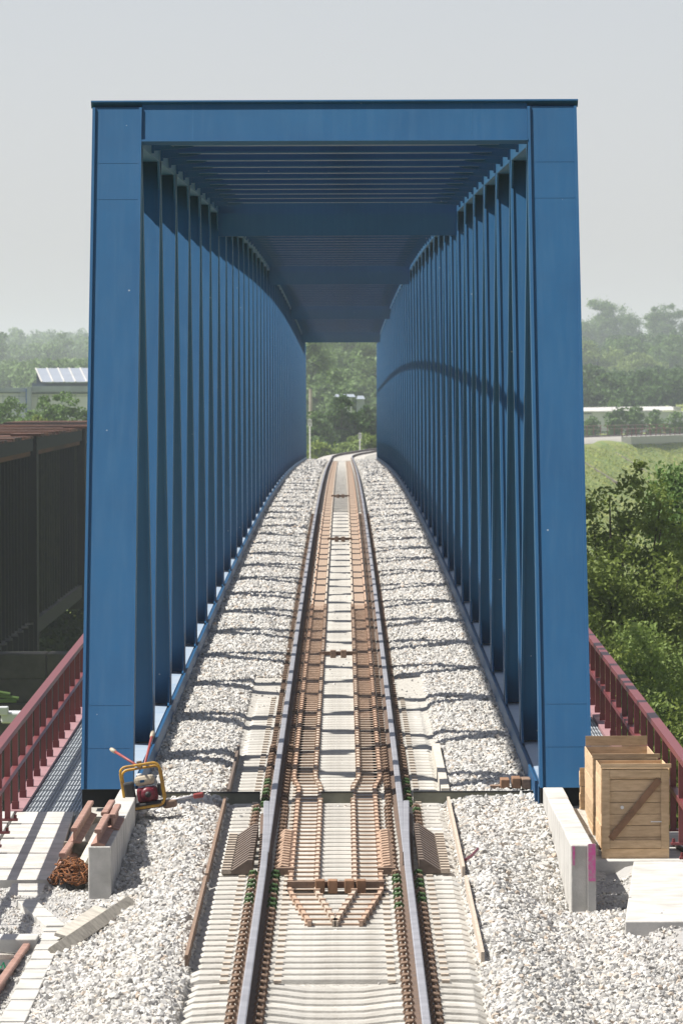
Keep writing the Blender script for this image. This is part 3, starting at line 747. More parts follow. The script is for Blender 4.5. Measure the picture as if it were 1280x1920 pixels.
for k, (pp, lab) in enumerate((((p.x - .14, q + .75, -.59), 'bright green cable tie on the black cable in the pit'), ((p.x - .23, q - .6, -.60), 'green cable tie end near the left edge below the cable'))):
    x, y, z = pp; tag(MB().tube([(x - .07, y, z + .0), (x, y - .05, z + .02), (x + .02, y, z + .06), (x + .045, y + .05, z - .02)] if k == 0 else [(x - .04, y, z - .03), (x + .05, y, z + .04)], .008, 6).build('cable_tie', M['green_tie']), lab, 'cable tie')

def rail_piece(x0, d0, x1, d1, zt, lab, m_='rust', tilt=0):
    m = MB(); m.sweep([rail_section(x0, d0, zt), rail_section(x1, d1, zt + tilt)])
    return tag(m.build('rail_piece', M[m_]), lab, 'rail piece', 'short lengths of old rail by the left wall')
M['rail_piece'] = mat('old_rail', (.33, .20, .16), .85, .2, 5, col2=(.24, .13, .10), bump=.2)
rail_piece(-3.03, 77.9, -3.0, 81.9, -.13, 'short rusty rail on the ground, front end by the clip heap', 'rail_piece')
rail_piece(-2.975, 79.9, -2.975, 85.2, .02, 'rusty rail raised behind the front one, reaching towards the blue post', 'rail_piece')
rail_piece(-2.565, 75.55, -2.56, 78.3, .268, 'rusty rail piece on the near end of the left concrete wall', 'rail_piece')
rail_piece(-2.50, 78.2, -2.50, 80.2, .268, 'rusty rail piece on the wall, right of the two rear ones', 'rail_piece')
rail_piece(-2.60, 78.6, -2.59, 81.0, .268, 'rusty rail piece on the wall, left of the two rear ones', 'rail_piece')
rail_piece(-3.12, 63.5, -3.05, 69.6, -.46, 'long rusty rail at the lower left corner beside the pit', 'rail_piece')
tag(MB().beam((-2.82, 77.9, -.27), (-2.74, 83.0, -.1), .08, .08).build('squared_timber', M['wood_pale']), 'pale squared timber between the old rails and the left wall', 'timber')
for y in (80.2, 84.8): tag(MB().box(-3.10, -2.82, y, y + .15, -.5, -.155).build('timber_block', M['wood_grey']), 'small timber block under the raised old rail, %s of two' % ('nearer' if y < 82 else 'farther'), 'block')
cp = thing('clip_heap', 'heap of rusty rail clips in front of the old rails, left', 'clip heap', (-2.9, 77.3, -.45))
M['rust_orange'] = mat('orange_rust', (.26, .095, .03), .9, .2, 18, col2=(.05, .03, .022), bump=.3)
m = MB(); m.tube([(.0, -.05, 0), (.03, .04, .02), (.0, .09, 0), (-.05, .06, -.01), (-.05, -.03, .01), (-.01, -.08, .03), (.04, -.06, .02)], .009, 6); ck = m.mesh('clip', M['rust_orange'], True)
for k in range(130):
    q = random.random() ** .5 * .2; t = random.random() * 6.28; x, y = q * math.cos(t) * .9, q * math.sin(t) * 3.0
    h = max(0, 1 - (x / .2) ** 2 - (y / .65) ** 2) ** .5 * .22
    link('clip', ck, cp, loc=Vector((-2.90 + x, 77.2 + y, -.43 + h * random.uniform(.6, 1.1))), rot=(random.random() * 6, random.random() * 6, random.random() * 6))
m = MB(); m.sweep([[(-2.9 + math.cos(2 * math.pi * j / 10) * r * .9, 77.2 + math.sin(2 * math.pi * j / 10) * r * 3.0, z) for j in range(10)] for r, z in ((.17, -.5), (.15, -.36), (.09, -.27), (.02, -.24))]); m.build('heap_core', M['dark'], cp)

# boards on the left ballast bank
def bank_z(x, d): return max(zp(float(d)) + float(bed_h(np.array(float(x) - TC), np.array(float(d)))), float(h_left(np.array(float(x)), np.array(float(d)))))
a = on(97, 1796, bank_z) + Vector((0, 0, .05)); b = on(244, 1700, bank_z) + Vector((0, 0, .06))
tag(MB().beam(a, b, .13, .035, up=(.5, -.62, .6)).build('plank', M['wood_grey'], bevel=.004), 'long grey plank lying slanted on the left ballast bank', 'plank')
a2 = on(112, 1772, bank_z) + Vector((0, 0, .09)); b2 = on(186, 1722, bank_z) + Vector((0, 0, .10))
tag(MB().beam(a2, b2, .14, .035, up=(.25, -.2, .95)).build('plank', M['wood_pale'], bevel=.004), 'shorter pale plank lying on top of the grey plank', 'plank')

# right-hand slabs and fleece
rs = thing('slab_path', 'large pale concrete slabs in front of the crates, right', 'slabs', (3.6, 78, -.5))
def slab4(e0, e1, d0, d1, z0, z1): MB().hexa([(e0, d0, z0 - .4), (4.7, d0, z0 - .4), (4.7, d1, z1 - .4), (e1, d1, z1 - .4), (e0, d0, z0), (4.7, d0, z0), (4.7, d1, z1), (e1, d1, z1)]).build('slab', M['concrete_white'], rs, bevel=.012)
for k in range(4):
    d1 = 80.8 - k * 2.15; d0 = d1 - 2.12; e = lambda d: 3.22 - (80.8 - d) * .05; zz = lambda d: -.43 - (80.8 - d) * .004
    slab4(e(d0), e(d1), d0, d1, zz(d0), zz(d1))
for k in range(3):
    d1 = 86.4 - k * 1.85; slab4(2.62, 2.62, d1 - 1.83, d1, -.425, -.425)
def fleece():
    n = 30; nv = 22; P = []
    for i in range(n):
        for j in range(nv):
            u = i / (n - 1); v = j / (nv - 1); d = 56 + 12.5 * u
            e = 2.80 + .45 * max(0, (u - .35) / .65) ** 2 + .05 * math.sin(u * 11)
            x = e + 1.3 * v; edge = min(1, v * 7) * min(1, (1 - u) * 6)
            z = -.80 + .12 * edge ** .5 + .025 * math.sin(u * 31 + v * 9) * edge + .02 * math.sin(v * 23 - u * 14) * edge + .012 * math.sin(u * 70 + v * 31) - .16 * min(1, max(0, v - .12) * 3) * edge
            P.append((x, d, z))
    f = [(i * nv + j, i * nv + j + 1, (i + 1) * nv + j + 1, (i + 1) * nv + j) for i in range(n - 1) for j in range(nv - 1)]
    m = MB(); m.add(P, f); o = m.build('fleece_sheet', M['fleece'], smooth=True)
    so_ = o.modifiers.new('solid', 'SOLIDIFY'); so_.thickness = .02
    tag(o, 'crumpled white fleece sheet at the lower right corner', 'fleece sheet')
fleece()

# crates
def crate(lab, x0, x1, d0, d1, z0, z1, lid, front=True, open_top=False):
    c = thing('wooden_crate', lab, 'crate', ((x0 + x1) / 2, (d0 + d1) / 2, z0), 'wooden crates beside the right post')
    t = .022; zb = z0 + .11; n = 7; hb = (z1 - zb) / n
    for i in range(n):
        a = zb + i * hb; j = random.uniform(-.004, .004)
        MB().box(x0 + .012, x1 - .012, d0 + j, d0 + t + j, a + .003, a + hb - .003).build('board', M['wood'], c)
        MB().box(x0 + j, x0 + t * .5 + j, d0 + t, d1 - t, a + .003, a + hb - .003).build('board', M['wood'], c)
        MB().box(x1 - t * .5 + j, x1 + j, d0 + t, d1 - t, a + .003, a + hb - .003).build('board', M['wood'], c)
        MB().box(x0 + .012, x1 - .012, d1 - t + j, d1 + j, a + .003, a + hb - .003).build('board', M['wood'], c)
    w = .085
    if front:
        for a, b in ((x0 + .01, x0 + .01 + w), (x1 - .01 - w, x1 - .01)): MB().box(a, b, d0 - .026, d0 - .006, zb, z1 - .02).build('batten', M['wood'], c)
        for a, b in ((zb + .01, zb + .01 + w), (z1 - .105, z1 - .02)): MB().box(x0 + .013 + w, x1 - .013 - w, d0 - .027, d0 - .006, a, b).build('batten', M['wood'], c)
        MB().beam((x0 + .02 + w, d0 - .018, zb + .11), (x1 - .03 - w, d0 - .018, z1 - .13), .022, .075, up=(-(z1 - zb), 0, x1 - x0)).build('brace', M['wood_dark'], c)
    nsk = 3
    for i in range(nsk):
        a = d0 + (d1 - d0 - .1) * i / (nsk - 1); MB().box(x0 + .005, x1 - .005, a, a + .1, z0, zb - .002).build('skid', M['wood_dark'] if i else M['wood'], c)
    if not open_top:
        MB().box(x0 + .03, x1 - .03, d0 + .03, d1 - .03, z1 - .1, z1 - .08).build('lid', M['wood'], c)
    MB().box(x0 - .006, x1 + .02, d0 - .03, d0 + .005, z1 + .002, z1 + .05).build('top_batten', M['wood'], c)
    if lid: MB().box(x0 + .012, x1 - .012, d1 - .022, d1, z1 + .003, z1 + .12).build('board', M['wood'], c)
    return c
c1 = crate('front wooden crate with a diagonal brace on its planked side', 2.875, 3.64, 81.2, 83.0, -.423, .59, False)
MB().tube([(3.11, 81.19, .15), (3.11, 81.172, .15)], .02, 10).build('paper_label', M['sign'], c1); MB().box(3.43, 3.55, 81.168, 81.172, -.015, -.005).build('paper_label', M['sign'], c1)
crate('second wooden crate behind the braced front crate, open topped', 2.85, 3.60, 83.2, 86.0, -.423, .60, True, open_top=True)
crate('small low crate behind the others next to the blue post', 2.80, 2.98, 86.05, 86.4, -.423, .29, False, front=False)

# rail shoe debris on the bridge ballast at right, and the dark blocks far right
ds_ = thing('brake_shoe', 'rusty wood and iron blocks on the ballast beside the right post', 'debris', (2.0, 89.4, -.05))
for x in (1.98, 2.12, 2.24): MB().box(x - .055, x + .055, 89.2, 89.75, -.08, .03 + random.uniform(0, .02)).build('block', M['rust'] if x > 2.2 else M['wood_dark'], ds_, bevel=.01)
MB().box(1.80, 1.93, 89.3, 89.6, -.09, -.05).build('block', M['rust'], ds_)
pb = thing('pipe_bracket', 'dark iron bracket on the slabs at the right edge', 'bracket', (3.86, 82, -.45))
MB().tube([(3.80, 83.6, -.42), (3.84, 82.4, -.40), (3.93, 81.3, -.42)], .028, 8).build('arm', M['dark'], pb); MB().box(3.86, 4.0, 81.9, 82.3, -.46, -.33).build('foot', M['dark'], pb)
tag(MB().tube([(1.29, 77.2, -.17), (1.36, 77.5, -.15), (1.44, 78.2, -.12)], .016, 8).build('steel_hook', M['engine_red']), 'small reddish steel hook on the sleepers beside the right joint', 'hook')

# the motor machine on the left
def machine():
    t = thing('rail_drill', 'yellow framed motor rail drill with red engine and two long handles', 'machine', (-2.30, 84.6, -.10))
    Mx = Matrix.Translation((-2.31, 84.7, -.03)) @ Matrix.Rotation(R(9), 4, 'Y') @ Matrix.Rotation(R(-8), 4, 'X')
    Mx = Matrix.Translation((-2.31, 84.7, -.02)) @ Matrix.Rotation(R(-9), 4, 'Y')
    def P(m, name, mt, smooth=False, parent=t, bevel=0): return m.xf(Mx).build(name, M[mt], parent, smooth, bevel)
    def rr(y, w=.23, h=.5, r=.07, z0=.0):
        pts = []
        for cx, cz, a0 in ((w - r, z0 + r, -90), (w - r, z0 + h - r, 0), (-w + r, z0 + h - r, 90), (-w + r, z0 + r, 180)):
            for k in range(5):
                a = R(a0 + 22.5 * k); pts.append((cx + r * math.cos(a), y, cz + r * math.sin(a)))
        pts.append(pts[0]); return pts
    P(MB().tube(rr(-.22), .016, 8), 'frame', 'yellow', True); P(MB().tube(rr(.22, h=.44), .016, 8), 'frame', 'yellow', True)
    for x in (-.2, .2): P(MB().tube([(x, -.22, .02), (x, .22, .02)], .014, 8), 'frame_bar', 'yellow', True)
    P(MB().tube([(0, -.22, .5), (.01, .22, .44)], .014, 8), 'frame_bar', 'yellow', True)
    P(MB().box(-.08, .16, -.12, .14, .05, .22), 'engine', 'engine_red', bevel=.03)
    fan = MB(); fan.tube([(.05, -.125, .14), (.05, -.16, .14), (.05, -.175, .14)], [.085, .082, .05], 18); fo = P(fan, 'fan_cover', 'engine_red', True)
    P(MB().tube([(.05, -.176, .14), (.05, -.186, .14)], .035, 14), 'starter', 'dark', True, parent=fo)
    P(MB().box(-.09, .15, -.11, .1, .245, .36), 'fuel_tank', 'cream', bevel=.045)
    P(MB().tube([(-.02, -.03, .36), (-.02, -.03, .39)], .03, 12), 'fuel_cap', 'sign', True)
    P(MB().box(-.02, .03, -.122, -.112, .285, .315), 'maker_plate', 'blue')
    P(MB().box(-.225, -.10, -.1, .1, .09, .31), 'air_filter', 'dark', bevel=.025)
    P(MB().box(.165, .21, -.08, .1, .1, .24), 'exhaust', 'dark', bevel=.02)
    P(MB().box(-.2, .24, -.15, .15, -.03, .045), 'base', 'dark', bevel=.02)
    P(MB().box(.2, .36, -.1, .1, -.06, .03), 'clamp_foot', 'rust', bevel=.02)
    P(MB().box(-.03, .03, .0, .12, .44, .53), 'handle_bracket', 'rust')
    for a, b in (((-.03, .1, .48), (-.32, .8, .68)), ((.06, .1, .48), (.14, 2.2, .74))):
        a = Vector(a); b = Vector(b); h = P(MB().tube([a, a.lerp(b, .72), b], .016, 8), 'handle', 'handle_red', True)
        P(MB().tube([a.lerp(b, .86), b, b + (b - a) * .04], [.024, .026, .018], 10), 'grip', 'cream', True, parent=h)
    m = MB(); m.tube([(.3, -.02, .02), (.48, .05, .02), (.62, .1, .03)], .016, 8); P(m, 'lever', 'rail_top', True)
    P(MB().box(.56, .68, .03, .17, -.01, .05), 'lever_head', 'handle_red', bevel=.015)
machine()

# ------------------------------------------------------------------ old iron bridge on the left
ob = thing('iron_bridge', 'old dark iron truss bridge with rusty brown top, left of the blue bridge', 'bridge', (-15, 230, -13))
OX, OX2 = -12.7, -18.0; OT, OB = 2.9, -5.0
for x, m_ in ((OX, 'old_iron'), (OX2, 'old_iron')):
    k = 0; d = 226.0
    while d < 420:
        MB().box(x - .3, x + .25, d - .12, d + .12, OB, OT - .25).build('post', M['moss_iron' if 294 < d < 318 or random.random() < .15 else m_], ob); d += random.uniform(2.3, 3.3)
    for z0, z1, w in ((OT - .55, OT - .06, .42), (OB - .05, OB + .55, .4)):
        MB().box(x - w, x + w, 225, 420, z0, z1).build('chord', M['old_iron'], ob)
    for k in range(22):
        d = 226 + k * 8.8
        MB().beam((x - .32, d, OB + .3), (x - .32, d + 8.8, OT - .4), .06, .9, up=(0, -1, 1)).build('diagonal', M['old_iron'], ob)
        MB().beam((x + .02, d + 8.8, OB + .3), (x + .02, d, OT - .4), .06, .9, up=(0, 1, 1)).build('diagonal', M['old_iron'], ob)
    MB().box(x + .26, x + .30, 225, 420, OT - .75, OT - .56).build('rust_strip', M['old_rust'], ob)
for d in (289, 343):
    MB().box(OX - .4, OX + .55, d - .9, d + .9, OB - .6, OT + .02).build('portal_post', M['old_iron'], ob)
    MB().box(OX - .45, OX + .75, d - 1.6, d + 1.6, OT + .03, OT + .14).build('cap_plate', M['old_rust'], ob)
    MB().box(OX2 - .6, OX2 + .5, d + 20, d + 24, OT + .03, OT + .3).build('cap_plate', M['old_rust'], ob)
d = 225.0
while d < 420:
    w = random.uniform(1.0, 2.6); MB().box(OX2 - .3, OX + .45, d, d + w, OT - .05, OT + random.uniform(-.04, .09)).build('roof_sheet', M[random.choice(['old_rust', 'old_rust', 'old_rust_dark', 'old_rust_pale'])], ob); d += w + random.uniform(.05, .9)
d = 225.0                                               # deeper girder of the nearer span
MB().box(OX + .3, OX + .34, 225, 288, -6.0, -4.6).build('web_plate', M['old_iron'], ob)
MB().box(OX + .1, OX + .8, 225, 288, -6.12, -6.0).build('flange', M['old_iron'], ob)
while d < 288:
    MB().box(OX + .341, OX + .6, d, d + .25, -6.0, -4.4).build('stiffener', M['old_iron'], ob); MB().box(OX + .6, OX + .8, d, d + .5, -5.99, -5.6).build('bracket', M['old_rust'], ob); d += 4.5
MB().box(OX2, OX, 225, 420, OB - .2, OB).build('deck', M['old_iron'], ob)
MB().box(OX2 - .1, OX2 - .05, 226, 420, OB, OT - .5).build('side_cladding', M['old_iron'], ob)
pr = thing('stone_pier', 'dark stone pier with ledges below the old iron bridge', 'pier', (-11, 232, -13))
for c in range(11):
    z1 = -3.55 - c * .78; x = -19.0 - (c % 2) * .8; proud = .22 if c in (2,) else 0.0
    while x < -5.5:
        w = 2.0 + random.uniform(-.25, .35); MB().box(x + .012, min(x + w, -5.2) - .012, 229 - proud + random.uniform(-.03, .03), 231.5, z1 - .77, z1).build('stone', M['masonry'], pr, bevel=.03); x += w
wb = thing('work_boat', 'white box-like pontoon seen past the left railing', 'pontoon', (-9, 205, -8.5))
p = at(22, 1330, 205)
MB().box(p.x - .3, p.x + .3, 204.6, 206, p.z - .35, p.z - .05).build('hull', M['white_wall'], wb, bevel=.05); MB().box(p.x - .38, p.x - .1, 204.5, 205, p.z - .12, p.z + .12).build('cabin', M['white_wall'], wb, bevel=.03)
tag(MB().box(p.x - .9, p.x + .32, 206.5, 208, p.z - 1.2, p.z - .36).build('mooring_block', M['masonry']), 'dark block under the white pontoon', 'block')
for k, (a, b) in enumerate((((-6, 1296), (18, 1300)), ((-6, 1302), (34, 1308)), ((-6, 1312), (30, 1312)))):
    q0, q1 = at(*a, 208), at(*b, 208); tag(MB().tube([q0, q1], .055, 8).build('green_pole', M['leaf_mid']), 'mossy green pole above the white pontoon, %s of three' % ('top', 'middle', 'lowest')[k], 'pole', 'mossy poles above the pontoon')

# ------------------------------------------------------------------ trees
def leaf_mesh(name, cen, size, m_):
    """Many small folded leaves, two triangles each, in one mesh."""
    n = len(cen); r = np.random.default_rng(len(cen) + int(abs(cen[0, 0]) * 100))
    a = r.normal(size=(n, 3)); a /= np.linalg.norm(a, axis=1)[:, None]
    b = r.normal(size=(n, 3)); b -= (a * b).sum(1)[:, None] * a; b /= np.linalg.norm(b, axis=1)[:, None]
    s = (size * r.uniform(.6, 1.4, n))[:, None]; c = np.cross(a, b)
    v = np.empty((n, 4, 3)); v[:, 0] = cen - a * s; v[:, 1] = cen + b * s * .55 + c * s * .2; v[:, 2] = cen + a * s; v[:, 3] = cen - b * s * .55 + c * s * .2
    me = bpy.data.meshes.new(name)
    me.vertices.add(n * 4); me.vertices.foreach_set('co', v.astype(np.float32).ravel())
    me.loops.add(n * 4); me.loops.foreach_set('vertex_index', np.arange(n * 4, dtype=np.int32))
    me.polygons.add(n); me.polygons.foreach_set('loop_start', np.arange(0, n * 4, 4, dtype=np.int32)); me.polygons.foreach_set('loop_total', np.full(n, 4, np.int32))
    me.update(calc_edges=True); me.materials.append(m_); return me
def crown_points(r, w, h, ncl, nlf, spread, shape='round', loose=False):
    """Leaf centres: clumps gathered on the outside of several lobes."""
    nl = 6 if shape != 'column' else 4
    lob = []
    for k in range(nl):
        t = r.uniform(0, 6.28); q = r.uniform(.1, .62) * w / 2
        lob.append((q * math.cos(t), q * math.sin(t), h * r.uniform(.28, .74), w / 2 * r.uniform(.45, .75), h * r.uniform(.20, .34)))
    lob.append((0, 0, h * .52, w / 2 * .72, h * .46))
    if shape == 'poplar': lob = [(a * .7, b * .7, h * .5, c * .6, h * .47) for a, b, z_, c, e in lob]
    cl = []
    for k in range(ncl):
        L = lob[r.integers(len(lob))]; u = r.normal(size=3); u /= np.linalg.norm(u); q = r.uniform(.55, 1.0) ** .5 * r.uniform(.85, 1.12)
        cl.append((L[0] + u[0] * L[3] * q, L[1] + u[1] * L[3] * q, max(.05 * h, L[2] + u[2] * L[4] * q)))
    cl = np.array(cl); sz = r.uniform(.5, 1.5, ncl)
    i = r.integers(ncl, size=nlf)
    if loose: return cl, cl[i] + r.normal(size=(nlf, 3)) * spread * sz[i][:, None] * np.array([1, 1, .75])
    o = r.normal(size=(nlf, 3)); o /= np.linalg.norm(o, axis=1)[:, None]
    return cl, cl[i] + o * (r.uniform(.05, 1, nlf) ** .4 * 1.75 * spread)[:, None] * sz[i][:, None] * np.array([1, 1, .62])
def tree(name, label, px, top, d, w, seed, m_, leaves=5000, size=.28, spread=.55, ncl=90, group=None, base=None, trunk_h=.3, shape='round', limbs=10, lr=1.0):
    r = np.random.default_rng(seed)
    p = at(px, top, d); zb = gh(p.x, d) - .2 if base is None else base
    H = p.z - zb; th = H * trunk_h
    t = thing(name, label, 'tree' if H > 5 else 'shrub', (p.x, d, zb), group)
    cl, pts = crown_points(r, w, H - th * .6, ncl, leaves, spread, shape, loose=d < 230 or shape == 'poplar')
    off = np.array([p.x, d, zb + th * .6]); k = (H - th * .6) / max(pts[:, 2].max(), .1); pts[:, 2] *= k; cl[:, 2] *= k
    link('crown', leaf_mesh('crown', pts + off, size, m_), t)
    m = MB(); R0 = H * .016 + .05
    top_ = Vector((p.x + r.uniform(-.3, .3), d, zb + H * .72)); bs = Vector((p.x, d, zb)); mid = bs.lerp(top_, .5) + Vector((r.uniform(-.3, .3), r.uniform(-.3, .3), 0))
    m.tube([bs, mid, top_], [R0, R0 * .7, R0 * .2], 7)
    for q in r.choice(len(cl), min(limbs, len(cl)), replace=False):
        c = Vector(cl[q] + off); f = r.uniform(.25, .7); a = bs.lerp(mid, f * 2) if f < .5 else mid.lerp(top_, f * 2 - 1)
        b = a.lerp(c, .55) + Vector((0, 0, -.06 * (c - a).length)); m.tube([a, b, c], [R0 * .4 * lr, R0 * .25 * lr, R0 * .08 * lr], 5)
    m.build('trunk', M['bark'], t)
    return t
# right, close to the bridge
tree('willow_tree', 'open-crowned willow with bare twigs right beside the blue post', 1165, 862, 176, 4.4, 3, M['leaf_near'], 24000, .06, .17, 260, base=-6.5, trunk_h=.25, limbs=80, lr=.9)
tree('alder_tree', 'dense dark alder below the willow behind the right railing', 1225, 985, 160, 5.0, 4, M['leaf_near'], 56000, .058, .28, 170, base=-7.5, trunk_h=.2, limbs=40)
tree('hawthorn_tree', 'bushy hawthorn with pale blossom behind the right railing', 1215, 1150, 142, 3.6, 5, M['leaf_light'], 40000, .05, .22, 150, base=-7.5, trunk_h=.2, limbs=20)
tree('alder_tree', 'bright leaning alder at the right edge beside the embankment', 1300, 862, 205, 3.4, 6, M['leaf_mid'], 24000, .075, .26, 120, base=-6.5, trunk_h=.3, limbs=30)
tree('hazel_shrub', 'green hazel shrub at the lower right below the railing', 1262, 1255, 128, 3.4, 8, M['leaf_near'], 36000, .05, .24, 130, base=-6.5, trunk_h=.15, limbs=12)
tree('hazel_shrub', 'shaded hazel shrub under the hawthorn close to the blue post', 1120, 1120, 150, 3.8, 9, M['leaf_near'], 36000, .056, .26, 130, base=-7.5, trunk_h=.15, limbs=12)
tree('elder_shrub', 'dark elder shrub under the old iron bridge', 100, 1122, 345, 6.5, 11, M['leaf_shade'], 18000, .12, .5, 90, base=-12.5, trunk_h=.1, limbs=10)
# left, in front of the factory
for k, (px, top, w, mm, lab) in enumerate(((12, 742, 3.4, 'leaf_mid', 'round green tree at the left edge before the factory'), (62, 765, 2.6, 'leaf_mid', 'small low tree below the blue factory pillar'),
                                         (92, 732, 3.6, 'leaf_mid', 'tallest green tree in front of the white factory wall'), (140, 738, 3.0, 'leaf_mid', 'green tree next to the blue post before the factory'),
                                         (70, 776, 2.6, 'leaf_yellow', 'bright yellow-green bush just above the rusty bridge top'), (22, 783, 2.2, 'leaf_mid', 'low bush above the rusty bridge at the left edge'))):
    tree('broadleaf_tree', lab, px, top, 640 - k * 14, w, 20 + k, M[mm], 7000, .15, .34, 70, 'trees in front of the factory', base=-4.0, trunk_h=.3)
# centre, seen through the bridge
for k, (px, top, d, w, mm, lab) in enumerate(((640, 740, 820, 5.6, 'leaf_dark', 'broad dark tree filling the middle of the bridge opening'), (694, 760, 830, 3.6, 'leaf_dark', 'dark tree at the right side of the bridge opening'), (596, 770, 810, 3.0, 'leaf_mid', 'green tree behind the sign post in the bridge opening'),
                                           (600, 826, 700, 2.4, 'leaf_yellow', 'bright bush at the foot of the left sign post'), (640, 830, 715, 3.4, 'leaf_light', 'bright low bush behind the end of the straight track'), (690, 812, 720, 3.0, 'leaf_light', 'bright bush at the right of the bridge opening'))):
    tree('broadleaf_tree', lab, px, top, d, w, 40 + k, M[mm], 9000, .2, .42, 90, 'trees in the bridge opening', base=-6.5, trunk_h=.2)
# right skyline and slope
for k, (px, top, d, w, mm, shp, lab) in enumerate(((1136, 563, 2300, 9.5, 'leaf_far', 'poplar', 'tall loose poplar on the right skyline next to the blue post'), (1178, 590, 2310, 5.0, 'leaf_far', 'poplar', 'thin poplar right of the tall loose poplar'), (1100, 600, 2290, 6, 'leaf_far', 'poplar', 'half-hidden poplar touching the blue post on the skyline'),
                                                (1250, 576, 2250, 11.0, 'leaf_far', 'poplar', 'broad round tree on the skyline at the right edge'), (1120, 640, 1330, 9.5, 'leaf_light', 'round', 'pale green tree right of the blue post under the poplars'),
                                                (1195, 662, 1310, 9.0, 'leaf_light', 'round', 'pale green tree in the middle of the right-hand wood'), (1160, 632, 1400, 10.0, 'leaf_mid', 'round', 'mid green tree under the skyline gap on the right'),
                                                (1262, 628, 1390, 11.0, 'leaf_mid', 'round', 'large grey-green tree at the right edge of the wood'), (1215, 700, 1290, 7.0, 'leaf_light', 'round', 'low pale tree directly above the white shed roof'), (1115, 700, 1290, 8.0, 'leaf_mid', 'round', 'low green tree above the left end of the white shed'),
                                                (1275, 690, 1300, 8.0, 'leaf_dark', 'round', 'dark tree at the right edge above the white shed'))):
    tree('broadleaf_tree', lab, px, top - (0 if k > 3 else 6), d * (1.5 if k > 3 else 1.2), w * (1.75 if k > 3 else 2.1), 60 + k, M[mm], 11000 if k > 3 else 20000, .36, 1.15 if k > 3 else 1.0, 75 if k > 3 else 110, 'trees of the right-hand wood', trunk_h=.12 if k > 3 else .2, shape=shp)
for k, (px, top, w) in enumerate(((1152, 752, 3.4), (1190, 764, 3.0), (1225, 770, 3.4), (1262, 774, 3.2), (1110, 782, 2.6))):
    tree('embankment_shrub', 'green shrub on the embankment in front of the white shed, %s from the left' % ('second', 'third', 'fourth', 'fifth', 'first')[k], px, top, 1130, w * 1.2, 90 + k, M['leaf_mid'], 3000, .22, .42, 60, 'shrubs in front of the white shed', base=-7, trunk_h=.2)

def forest(name, label, spots, m_, per=1100, size=.55, spread=1.1, seed=5):
    r = np.random.default_rng(seed); A = []
    for x, y, H, w in spots:
        cl, pts = crown_points(r, w, H, 34, per, spread); A.append(pts + np.array([x, y, gh(x, y)]))
    tag(link(name, leaf_mesh(name, np.concatenate(A), size, m_)), label, 'wood', kind='stuff')
r = np.random.default_rng(99); sp = []
for k in range(230):                                      # hillside behind the left factory, far away
    y = 2300 + 3000 * r.random() ** .6; px = r.uniform(-60, 240); sp.append(((px - VX) * y / F, y, r.uniform(11, 17), r.uniform(7, 11)))
for k in range(80):
    y = r.uniform(1500, 2500); px = r.uniform(-60, 240); x_ = (px - VX) * y / F; sp.append((x_, y, max(3.5, HZ + (VY - r.uniform(668, 690)) * y / F - gh(x_, y)), r.uniform(6, 9)))
forest('far_wood', 'hazy wooded ridge behind the factory on the left', sp, M['leaf_far'], 900, .7, 1.3)
sp = []
for k in range(80):
    y = 1080 + 1300 * r.random(); px = r.uniform(540, 740); sp.append(((px - VX) * y / F, y, r.uniform(12, 20) * (1.0 + .35 * (y > 1900)), r.uniform(8, 12)))
forest('hillside_wood', 'wooded hillside seen through the end of the blue bridge', sp, M['leaf_far'], 2600, .4, .9, 6)
sp = []
for k in range(130):
    y = r.uniform(2150, 2500) if k < 50 else r.uniform(1245, 1800); px = r.uniform(1060, 1330); sp.append(((px - VX) * y / F, y, r.uniform(11, 16) if k < 50 else r.uniform(4.5, 7.5), r.uniform(9, 13) if k < 50 else r.uniform(5, 8)))
forest('slope_wood', 'dark undergrowth filling the right-hand wood', sp, M['leaf_dark'], 2200, .42, .95, 7)
sp = []
for k in range(46):
    y = r.uniform(120, 250); px = r.uniform(1095, 1330); sp.append(((px - VX) * y / F, y, r.uniform(4.0, 7.0), r.uniform(3, 4.5)))
forest('river_scrub', 'shaded riverside scrub below the right railing', sp, M['leaf_dark'], 1500, .10, .4, 8)
sp = []
for k in range(16):
    y = r.uniform(300, 420); px = r.uniform(20, 200); sp.append(((px - VX) * y / F, y, r.uniform(4, 7), r.uniform(3.5, 5)))
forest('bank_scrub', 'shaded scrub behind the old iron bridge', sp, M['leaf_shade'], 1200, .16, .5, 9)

# ------------------------------------------------------------------ buildings and structures behind
fb = thing('factory_building', 'white factory hall with glazed saw-tooth roof and blue pillar', 'building', at(100, 800, 800))
D = 800.0
def fx(px): return (px - VX) * D / F
def fz(py): return HZ - (py - VY) * D / F
def part(name, m_, x0, x1, y0, y1, z0, z1, parent=fb): return MB().box(x0, x1, y0, y1, z0, z1).build(name, M[m_], parent)
part('wall', 'white_wall', fx(-60), fx(260), D, D + 30, -9, fz(733))
part('fascia', 'grey_roof', fx(-60), fx(50), D - .5, D + 30, fz(732.8), fz(725)); part('fascia', 'grey_roof', fx(61), fx(260), D - .5, D + 30, fz(732.8), fz(722))
part('ribbon_window', 'glass', fx(61.5), fx(260), D - .25, D - .02, fz(737), fz(733.2)); part('ribbon_window', 'glass', fx(-60), fx(40), D - .25, D - .02, fz(735), fz(733.2))
part('pillar', 'blue_pillar', fx(50.5), fx(52.5), D - 1.2, D - .3, -9, fz(727)); part('pillar', 'grey_roof', fx(52.6), fx(60.5), D - 1.2, D - .3, -9, fz(723.5))
for px in (7, 37, 72, 93, 118, 143): part('panel_joint', 'grey_roof', fx(px) - .03, fx(px) + .03, D - .06, D - .01, -9, fz(737.5))
part('panel_rail', 'grey_roof', fx(-60), fx(260), D - .05, D - .012, fz(741.4), fz(740.6))
rf = MB(); x0, x1 = fx(62), fx(270); sh = fx(80) - x0
